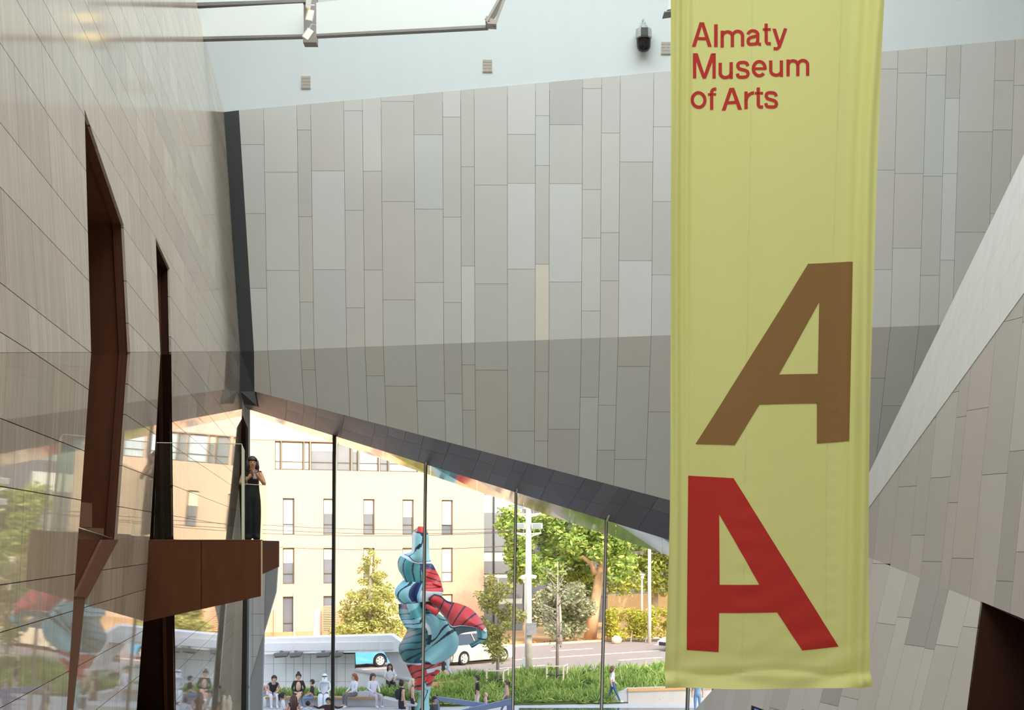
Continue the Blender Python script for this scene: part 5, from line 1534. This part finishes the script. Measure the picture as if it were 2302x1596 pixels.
    return root
car('bright blue hatchback half hidden by the grey wall', 782, 1499, 30 + 180, mat('paint_blue', (96, 176, 222), rough=0.25, var=0.03, coat=0.5), 4.3, 1.52)
car('cream estate car behind the sculpture and the young tree', 1060, 1489, 46, mat('paint_cream', (238, 218, 186), rough=0.25, var=0.03, coat=0.5), 4.5, 1.6, suv=True)
car('white saloon half hidden by the banner', 1566, 1461, 36 + 180, mat('paint_white', (236, 236, 240), rough=0.25, var=0.02, coat=0.5), 4.4, 1.4)
# ------------------------------------------------------------------ people
SKIN = [mat('skin_%d' % i, c, rough=0.6, var=0.03) for i, c in enumerate([(226, 178, 150), (204, 150, 120), (150, 104, 80)])]
def cm(c): return mat('cloth_%02x%02x%02x' % c, c, rough=0.85, var=0.05, scale=12)
def hm(c): return mat('hair_%02x%02x%02x' % c, c, rough=0.55, var=0.1, scale=20, stretch=(4, 4, 0.6))
def person(label, pos, ang, pose='stand', H=1.7, top=(30, 30, 32), bottom=(60, 80, 120), shoes=(235, 235, 235), hair=(40, 28, 22), skin=0,
           sleeves='short', skirt=False, hairstyle='short', extra=None, joints=None, group='people outside', headscarf=None, lean=0.0, fingers=False):
    k = H / 1.7
    J = {'pelvis': (0, 0, .95), 'spine': (0, 0, 1.13), 'chest': (0, .01, 1.33), 'neck': (0, .01, 1.47), 'head0': (0, .025, 1.545), 'head1': (0, .03, 1.62), 'head2': (0, .015, 1.675)}
    for s, n in ((-1, 'l'), (1, 'r')):
        J.update({'sho' + n: (s * .17, 0, 1.40), 'elb' + n: (s * .235, -.03, 1.13), 'wri' + n: (s * .24, .05, .90), 'han' + n: (s * .235, .08, .80),
                  'hip' + n: (s * .095, 0, .90), 'kne' + n: (s * .10, .03, .49), 'ank' + n: (s * .10, 0, .08), 'toe' + n: (s * .12, .17, .035)})
    if pose == 'walk':
        J.update({'kner': (.10, .16, .51), 'ankr': (.10, .34, .12), 'toer': (.11, .50, .10), 'knel': (-.10, -.06, .50), 'ankl': (-.10, -.36, .17), 'toel': (-.11, -.24, .04),
                  'elbr': (.23, -.14, 1.14), 'wrir': (.23, -.10, .90), 'hanr': (.23, -.06, .81), 'elbl': (-.23, .02, 1.13), 'wril': (-.22, .20, .95), 'hanl': (-.22, .27, .88)})
    if pose.startswith('sit'):
        dz = -0.42
        for q in ('pelvis', 'spine', 'chest', 'neck', 'head0', 'head1', 'head2', 'shol', 'shor', 'elbl', 'elbr', 'wril', 'wrir', 'hanl', 'hanr', 'hipl', 'hipr'):
            J[q] = (J[q][0], J[q][1], J[q][2] + dz)
        for s, n in ((-1, 'l'), (1, 'r')):
            J['hip' + n] = (s * .1, .04, .50); J['kne' + n] = (s * .12, .44, .50); J['ank' + n] = (s * .11, .42, .08); J['toe' + n] = (s * .12, .58, .04)
            J['elb' + n] = (s * .25, .06, .74); J['wri' + n] = (s * .14, .28, .62); J['han' + n] = (s * .08, .34, .60)
        if pose == 'sit_cross':
            J['knel'] = (-.05, .42, .56); J['ankl'] = (.12, .60, .26); J['toel'] = (.16, .74, .22)
        if pose == 'sit_bent':
            for q, dy, dz2 in (('spine', .06, 0), ('chest', .2, -.05), ('neck', .30, -.09), ('head0', .36, -.11), ('head1', .40, -.09), ('head2', .42, -.06), ('shol', .22, -.06), ('shor', .22, -.06)):
                J[q] = (J[q][0], J[q][1] + dy, J[q][2] + dz2)
    if joints: J.update(joints)
    R = {'pelvis': .125, 'spine': .115, 'chest': .135, 'neck': .05, 'head0': .078, 'head1': .098, 'head2': .075, 'sho': .068, 'elb': .044, 'wri': .031, 'han': .036, 'hip': .098, 'kne': .062, 'ank': .042, 'toe': .036}
    if skirt: R.update({'hip': .125, 'kne': .12, 'ank': .05 if skirt == 'mid' else .12})
    names = list(J)
    E = [('pelvis', 'spine'), ('spine', 'chest'), ('chest', 'neck'), ('neck', 'head0'), ('head0', 'head1'), ('head1', 'head2')]
    for n in 'lr': E += [('chest', 'sho' + n), ('sho' + n, 'elb' + n), ('elb' + n, 'wri' + n), ('wri' + n, 'han' + n), ('pelvis', 'hip' + n), ('hip' + n, 'kne' + n), ('kne' + n, 'ank' + n), ('ank' + n, 'toe' + n)]
    me = bpy.data.meshes.new('body')
    me.from_pydata([tuple(x * k for x in J[q]) for q in names], [(names.index(a), names.index(b)) for a, b in E], [])
    o = bpy.data.objects.new('body', me); COL.objects.link(o)
    o.modifiers.new('skin', 'SKIN')
    o.modifiers['skin'].use_smooth_shade = True
    sv = me.skin_vertices[0].data
    for i, q in enumerate(names):
        base = q if q in R else q[:-1]
        r = R[base] * k
        wide = 1.25 if q in ('pelvis', 'chest', 'spine') else 1.0
        sv[i].radius = (r * wide, r * (0.82 if wide > 1 else 1.0))
        sv[i].use_root = (q == 'pelvis')
    ss = o.modifiers.new('sub', 'SUBSURF'); ss.levels = 1; ss.render_levels = 1
    dg = bpy.context.evaluated_depsgraph_get()
    ev = o.evaluated_get(dg).to_mesh()
    verts = [v.co.copy() for v in ev.vertices]; faces = [tuple(p.vertices) for p in ev.polygons]
    o.evaluated_get(dg).to_mesh_clear()
    bpy.data.objects.remove(o)
    segs = []
    for a, b in E:
        A_, B_ = Vector(J[a]) * k, Vector(J[b]) * k
        if b in ('head0', 'head1', 'head2'): m = 0
        elif b == 'neck': m = 1
        elif b[:3] in ('spi', 'che', 'sho') or b == 'chest': m = 1
        elif b[:3] == 'elb': m = 0 if sleeves == 'none' else 1
        elif b[:3] == 'wri': m = 1 if sleeves == 'long' else 0
        elif b[:3] == 'han': m = 0
        elif b[:3] in ('hip', 'kne'): m = 2
        elif b[:3] == 'ank': m = 0 if skirt == 'mid' else 2
        else: m = 3
        segs.append((A_, B_, m))
    midx = []
    for f in faces:
        c = sum((verts[i] for i in f), Vector()) / len(f)
        best, bm_ = 9, 0
        for A_, B_, m in segs:
            ab = B_ - A_; t = max(0, min(1, (c - A_).dot(ab) / max(ab.length_squared, 1e-9)))
            d = (c - A_ - ab * t).length
            if d < best: best, bm_ = d, m
        midx.append(bm_)
    root = thing('person', label, 'person', pos, group=group)
    root.rotation_euler = (0, 0, math.radians(ang))
    def put(name, vs, fs, m, mats=None, mi=None, smooth=True):
        ob = link(name, vs, fs, m, None, smooth, mats, mi); ob.parent = root; return ob
    put('body', verts, faces, None, [SKIN[skin], cm(top), cm(bottom), cm(shoes)], midx)
    hd = (Vector(J['head1']) * 0.5 + Vector(J['head2']) * 0.5) * k
    up = (Vector(J['head2']) - Vector(J['neck'])).normalized()
    def cap(r, dy, dz, sq, cut):
        mb = MB().ball((0, 0, 0), r, r * 1.08, r * sq, 14, 10)
        keep = []
        for f in mb.f:
            c = sum((mb.v[i] for i in f), Vector()) / 4
            if not (c.y > r * cut and c.z < r * 0.45): keep.append(f)
        return [v + hd + Vector((0, dy, dz)) for v in mb.v], keep
    hc = hm(hair) if headscarf is None else cm(headscarf)
    hv, hf = cap(.115 * k, -.02 * k, -.005 * k, 1.1, 0.25)
    mb = MB().add(hv, hf)
    if hairstyle == 'long':
        mb.tube([hd + Vector((0, -.05, .02)) * k, hd + Vector((0, -.09, -.12)) * k, hd + Vector((0, -.10, -.28)) * k, hd + Vector((0, -.10, -.42)) * k], [.09 * k, .11 * k, .12 * k, .06 * k], 10)
        for s in (-1, 1): mb.tube([hd + Vector((s * .085, .0, .02)) * k, hd + Vector((s * .10, .01, -.12)) * k, hd + Vector((s * .10, .02, -.30)) * k], [.04 * k, .045 * k, .02 * k], 8)
    elif hairstyle == 'bob':
        mb.tube([hd + Vector((0, -.05, .02)) * k, hd + Vector((0, -.08, -.10)) * k, hd + Vector((0, -.08, -.2)) * k], [.09 * k, .105 * k, .08 * k], 10)
    elif hairstyle == 'tail':
        mb.tube([hd + Vector((0, -.10, .06)) * k, hd + Vector((0, -.17, .0)) * k, hd + Vector((0, -.16, -.2)) * k], [.03 * k, .05 * k, .02 * k], 8)
    elif hairstyle == 'bun':
        mb.ball(hd + Vector((0, -.07, .12)) * k, .055 * k)
    if headscarf is not None:
        mb.tube([hd + Vector((0, -.03, -.02)) * k, hd + Vector((0, -.02, -.16)) * k, hd + Vector((0, 0, -.26)) * k], [.115 * k, .11 * k, .2 * k], 12)
    put('headscarf' if headscarf else 'hair', mb.v, mb.f, hc)
    # face: nose, eyes, mouth, ears
    fc = hd + Vector((0, .09, -.045)) * k
    put('nose', *(lambda q: (q.v, q.f))(MB().ball(fc + Vector((0, .012, 0)) * k, .013 * k, .018 * k, .022 * k, 8, 6)), SKIN[skin])
    q = MB()
    for s in (-1, 1): q.ball(fc + Vector((s * .035, -.008, .03)) * k, .012 * k, .008 * k, .007 * k, 8, 6)
    put('eyes', q.v, q.f, mat('eye_dark', (40, 30, 28), rough=0.3))
    q = MB().ball(fc + Vector((0, -.002, -.035)) * k, .024 * k, .008 * k, .007 * k, 8, 6)
    put('mouth', q.v, q.f, mat('lips', (170, 84, 78), rough=0.5))
    if headscarf is None and hairstyle in ('short', 'tail', 'bun'):
        for s in (-1, 1):
            q = MB().ball(hd + Vector((s * .098, .0, -.03)) * k, .012 * k, .022 * k, .03 * k, 8, 6)
            put('ear', q.v, q.f, SKIN[skin])
    if fingers:
        for n in 'lr':
            w = Vector(J['wri' + n]) * k; h_ = Vector(J['han' + n]) * k
            d = (h_ - w).normalized(); sd = d.cross(Vector((0, 1, 0))).normalized()
            for i, (l, off) in enumerate(((.075, -.03), (.085, -.01), (.08, .01), (.062, .03))):
                b0 = h_ + sd * off * k
                q = MB().tube([b0, b0 + d * l * .5 * k, b0 + d * l * .75 * k + Vector((0, .03, 0)) * k, b0 + d * l * .85 * k + Vector((0, .05, 0)) * k], [.009 * k, .0085 * k, .008 * k, .006 * k], 7)
                put('finger', q.v, q.f, SKIN[skin])
            q = MB().tube([w + d * .02 + sd * .03 * k, h_ + sd * .055 * k, h_ + sd * .05 * k + Vector((0, .04, .01)) * k], [.011 * k, .01 * k, .008 * k], 7)
            put('thumb', q.v, q.f, SKIN[skin])
    if extra: extra(root, k, J, put)
    return root
def ground(px, py, z):
    Y = (z - CZ) / ((HY - py) / F); return P(px, py, Y)
def at_z(px, Y, z): return Vector(((px - CX) / F * Y, Y, z))
def bag(color, c=(0, -.2, 1.2), r=(.16, .1, .22), name='backpack'):
    def f(root, k, J, put):
        mb = MB().ball(Vector(c) * k, r[0] * k, r[1] * k, r[2] * k, 12, 8)
        put(name, mb.v, mb.f, cm(color))
        mb = MB()
        for s in (-1, 1): mb.tube([Vector((s * .1, -.12, 1.36)) * k, Vector((s * .12, .03, 1.44)) * k, Vector((s * .13, .12, 1.25)) * k], .015 * k, 6)
        put('strap', mb.v, mb.f, cm(color))
    return f
SY = 53.95
G1 = 'people sitting on the bench'; G2 = 'people on the lower step'; G3 = 'people walking on the plaza'
person('woman with reddish hair, white sweater and grey trousers sitting on the bench', at_z(797, SY, 0.88), 180 - 55, 'sit', 1.7, (236, 234, 240), (112, 112, 122), hair=(158, 82, 52), sleeves='long', hairstyle='bob', group=G1)
person('dark-haired woman in pale lilac clothes sitting at the right end of the bench', at_z(838, SY, 0.88), 180 + 40, 'sit', 1.7, (226, 224, 236), (206, 198, 210), hair=(84, 44, 36), sleeves='long', hairstyle='bob', group=G1)
person('person wrapped in white with a white headscarf sitting on the bench', at_z(730, SY, 0.88), 180, 'sit', 1.68, (240, 244, 252), (236, 242, 252), hair=(240, 244, 252), sleeves='long', skirt=True, headscarf=(240, 244, 250), skin=2, group=G1)
person('woman in a dark open coat over a pale top sitting on the bench', at_z(671, SY, 0.88), 180 + 8, 'sit_cross', 1.72, (48, 40, 40), (44, 40, 40), hair=(40, 30, 28), sleeves='long', skirt='mid', hairstyle='bun', group=G1,
       extra=lambda root, k, J, put: put('blouse', *(lambda q: (q.v, q.f))(MB().ball((0, .10, .82), .10, .07, .2, 12, 8)), cm((224, 190, 164))))
person('teenager in a black shirt and blue jeans sitting on the bench', at_z(702, SY - 0.3, 0.87), 180 - 75, 'sit', 1.45, (40, 38, 38), (122, 146, 182), hair=(28, 24, 24), group=G1)
person('man in a black cap and dark waistcoat bent forward on the bench', at_z(612, SY, 0.88), 180 + 20, 'sit_bent', 1.75, (34, 44, 48), (232, 230, 240), hair=(28, 34, 30), sleeves='none', group=G1)
person('person in a white shirt and pale jeans at the far left end of the bench', at_z(590, SY + 0.15, 0.88), 180 - 10, 'sit_bent', 1.65, (236, 240, 248), (196, 206, 224), hair=(40, 34, 30), group=G1)
person('woman with a dark ponytail and white T-shirt on the lower step', at_z(636, 50.9, 0.49), 180 + 100, 'sit', 1.68, (240, 238, 236), (90, 96, 110), hair=(44, 30, 28), hairstyle='tail', group=G2)
person('woman with long brown hair in a dark top seen from behind', at_z(660, 50.1, 0.49), 8, 'sit', 1.68, (86, 48, 48), (60, 60, 70), hair=(86, 50, 40), hairstyle='long', sleeves='none', group=G2)
person('small child with dark hair and a white shirt on the lower step', at_z(692, 50.4, 0.49), 30, 'sit', 1.35, (226, 232, 240), (60, 70, 100), hair=(30, 26, 26), group=G2)
person('man with dark hair and maroon jacket spreading his arms on the lower step', at_z(738, 50.4, 0.49), 180, 'sit', 1.5, (76, 40, 44), (50, 50, 60), hair=(26, 22, 22), sleeves='long', group=G2,
       joints={'elbl': (-.42, .04, .90), 'wril': (-.62, .06, .98), 'hanl': (-.68, .06, 1.06), 'elbr': (.42, .04, .90), 'wrir': (.62, .06, 1.0), 'hanr': (.66, .06, 1.10)})
person('woman in a black sleeveless dress with a black backpack beside the sculpture', ground(903, 1626, ZP), 180 + 120, 'stand', 1.62, (36, 36, 48), (36, 36, 46), hair=(44, 30, 26), hairstyle='bun', sleeves='none', skirt='mid', extra=bag((34, 36, 48)), group=G3)
person('blonde woman in a black top standing behind the sculpture stem', ground(927, 1618, ZP), 180 + 100, 'stand', 1.6, (44, 44, 46), (44, 44, 50), hair=(222, 198, 168), hairstyle='long', sleeves='none', group=G3)
person('dark-haired man in a grey shirt low at the foot of the sculpture', ground(976, 1670, ZP), 180 + 60, 'stand', 1.6, (74, 74, 74), (60, 60, 70), hair=(34, 26, 24), group=G3)
person('man in a black T-shirt and pale shorts walking left', ground(1073, 1612, ZP), 90 + 10, 'stand', 1.64, (34, 34, 36), (232, 218, 206), hair=(34, 28, 28), group=G3)
person('little girl with blonde hair and a pink top', ground(1092, 1613, ZP), 100, 'stand', 0.98, (246, 196, 214), (240, 190, 210), hair=(226, 184, 140), hairstyle='bob', group=G3)
person('woman in a mauve sleeveless top walking left beside the post', ground(1139, 1612, ZP), 100, 'walk', 1.45, (190, 158, 170), (120, 110, 120), hair=(96, 60, 46), hairstyle='tail', sleeves='none', group=G3)
person('man in a white T-shirt and blue jeans striding past the right bench', ground(1377, 1582, ZP), -80, 'walk', 1.6, (240, 232, 236), (62, 96, 142), hair=(110, 78, 62), hairstyle='bob', group=G3)
person('person in a black dress with a bag walking on the far pavement', at_z(992, 62.5, ZR - 0.15), 120, 'walk', 1.62, (40, 40, 50), (40, 40, 48), hair=(40, 30, 30), skirt='mid', group=G3, extra=bag((90, 100, 116), (.0, .2, .85), (.12, .08, .14), 'handbag'))
person('person in a pink top and pale jeans walking on the far pavement', at_z(1008, 63.2, ZR - 0.15), 60, 'walk', 1.6, (232, 190, 170), (186, 206, 226), hair=(150, 104, 80), hairstyle='tail', group=G3)
person('woman in a white blouse sitting below the slanting strut', at_z(876, 57.2, 1.05), 180 + 20, 'sit', 1.6, (236, 234, 240), (40, 44, 56), hair=(40, 28, 30), hairstyle='long', group=G3)
person('person in pale blue clothes behind the glass below the banner', at_z(1568, 56.0, ZP), 170, 'stand', 1.55, (150, 190, 232), (140, 180, 226), hair=(40, 30, 28), group=G3)
# visitor on the balcony
def phone(root, k, J, put):
    mb = MB().obox(Vector((-.03, .22, 1.36)) * k, (.04, 0, 0), (0, .006, 0.004), (0, 0, .075))
    put('phone', mb.v, mb.f, mat('phone_white', (220, 222, 226), rough=0.2))
person('woman with long dark hair in a long black dress at the balcony end', at_z(567, 26.2, 7.485), 180 + 18, 'stand', 1.56, (26, 24, 28), (24, 24, 26), (20, 20, 20), hair=(38, 26, 26), skin=1,
       hairstyle='long', sleeves='none', skirt=True, extra=phone, fingers=True, group=None,
       joints={'elbl': (-.24, .14, 1.16), 'wril': (-.10, .24, 1.32), 'hanl': (-.06, .24, 1.40), 'elbr': (.26, .10, 1.16), 'wrir': (.10, .22, 1.30), 'hanr': (.05, .23, 1.38),
               'hipl': (-.07, 0, .90), 'hipr': (.07, 0, .90), 'knel': (-.07, .02, .49), 'kner': (.07, .02, .49), 'ankl': (-.06, 0, .08), 'ankr': (.06, 0, .08)})
# paper cups and bag between the two women
for k, (px, w, h, lab, nm) in enumerate(((811, .11, .2, 'left white paper bag standing between the two women on the bench', 'paper_bag'), (823, .1, .22, 'right white paper bag standing between the two women on the bench', 'paper_bag'))):
    c = at_z(px, 54.3, 1.255)
    o = MB().prism([c + Vector((-w, -.06, 0)), c + Vector((w, -.06, 0)), c + Vector((w, .06, 0)), c + Vector((-w, .06, 0))], (0, 0, h))
    root = thing(nm, lab, 'bag', c, group='bags on the bench')
    o.build('bag_body', mat('paper_white', (238, 240, 244), rough=0.7), root)
    MB().tube([c + Vector((-.05, 0, h)), c + Vector((0, 0, h + .07)), c + Vector((.05, 0, h))], .008, 5).build('bag_handle', mat('paper_white', (238, 240, 244)), root)
# things low in the hall
cr = thing('white_sculpture', 'crumpled white sculpture top at the foot of the stone wall', 'sculpture', P(500, 1640, 25))
vs, fs = [], []
rnd = random.Random(4)
base_q = MB().ball((0, 0, 0), 1, 1, 1, 24, 18)
for v in base_q.v:
    r = 1 + 0.10 * math.sin(7 * v.x + 5 * v.z) + 0.08 * math.sin(11 * v.y + 4 * v.z) + 0.05 * math.sin(17 * v.z)
    vs.append(P(502, 1600, 25) + Vector((v.x * 0.13 * r + 0.06 * v.z, v.y * 0.15 * r, v.z * 0.30 * r)))
link('crumpled_shell', vs, base_q.f, mat('white_glaze', (236, 232, 222), rough=0.4, var=0.03), cr, smooth=True)
MB().lathe(P(500, 1640, 25) - Vector((0, 0, 5.0)), [(0.3, -0.2), (0.22, 0.2), (0.1, 1.0), (0.1, 4.9), (0.16, 5.0)], n=16).build('stand', M_grey_metal, cr)
sc_ = thing('display_screen', 'dark display screen corner at the bottom below the banner', 'screen', P(1706, 1640, 29))
MB().prism([P(1690, 1586, 29), P(1740, 1604, 29), P(1736, 1680, 29), P(1686, 1660, 29)], (0, 0.08, 0)).build('bezel', M_black_metal, sc_)
MB().prism([P(1696, 1592, 28.99), P(1736, 1607, 28.99), P(1732, 1674, 28.99), P(1692, 1656, 28.99)], (0, 0.005, 0)).build('display', mat('display_blue', (70, 100, 160), rough=0.2, emit=((90, 130, 200), 0.6)), sc_)
MB().tube([P(1712, 1660, 29.1), Vector((P(1712, 1660, 29.1).x, 29.1, 0.3))], 0.05, 10).build('stand', M_black_metal, sc_)
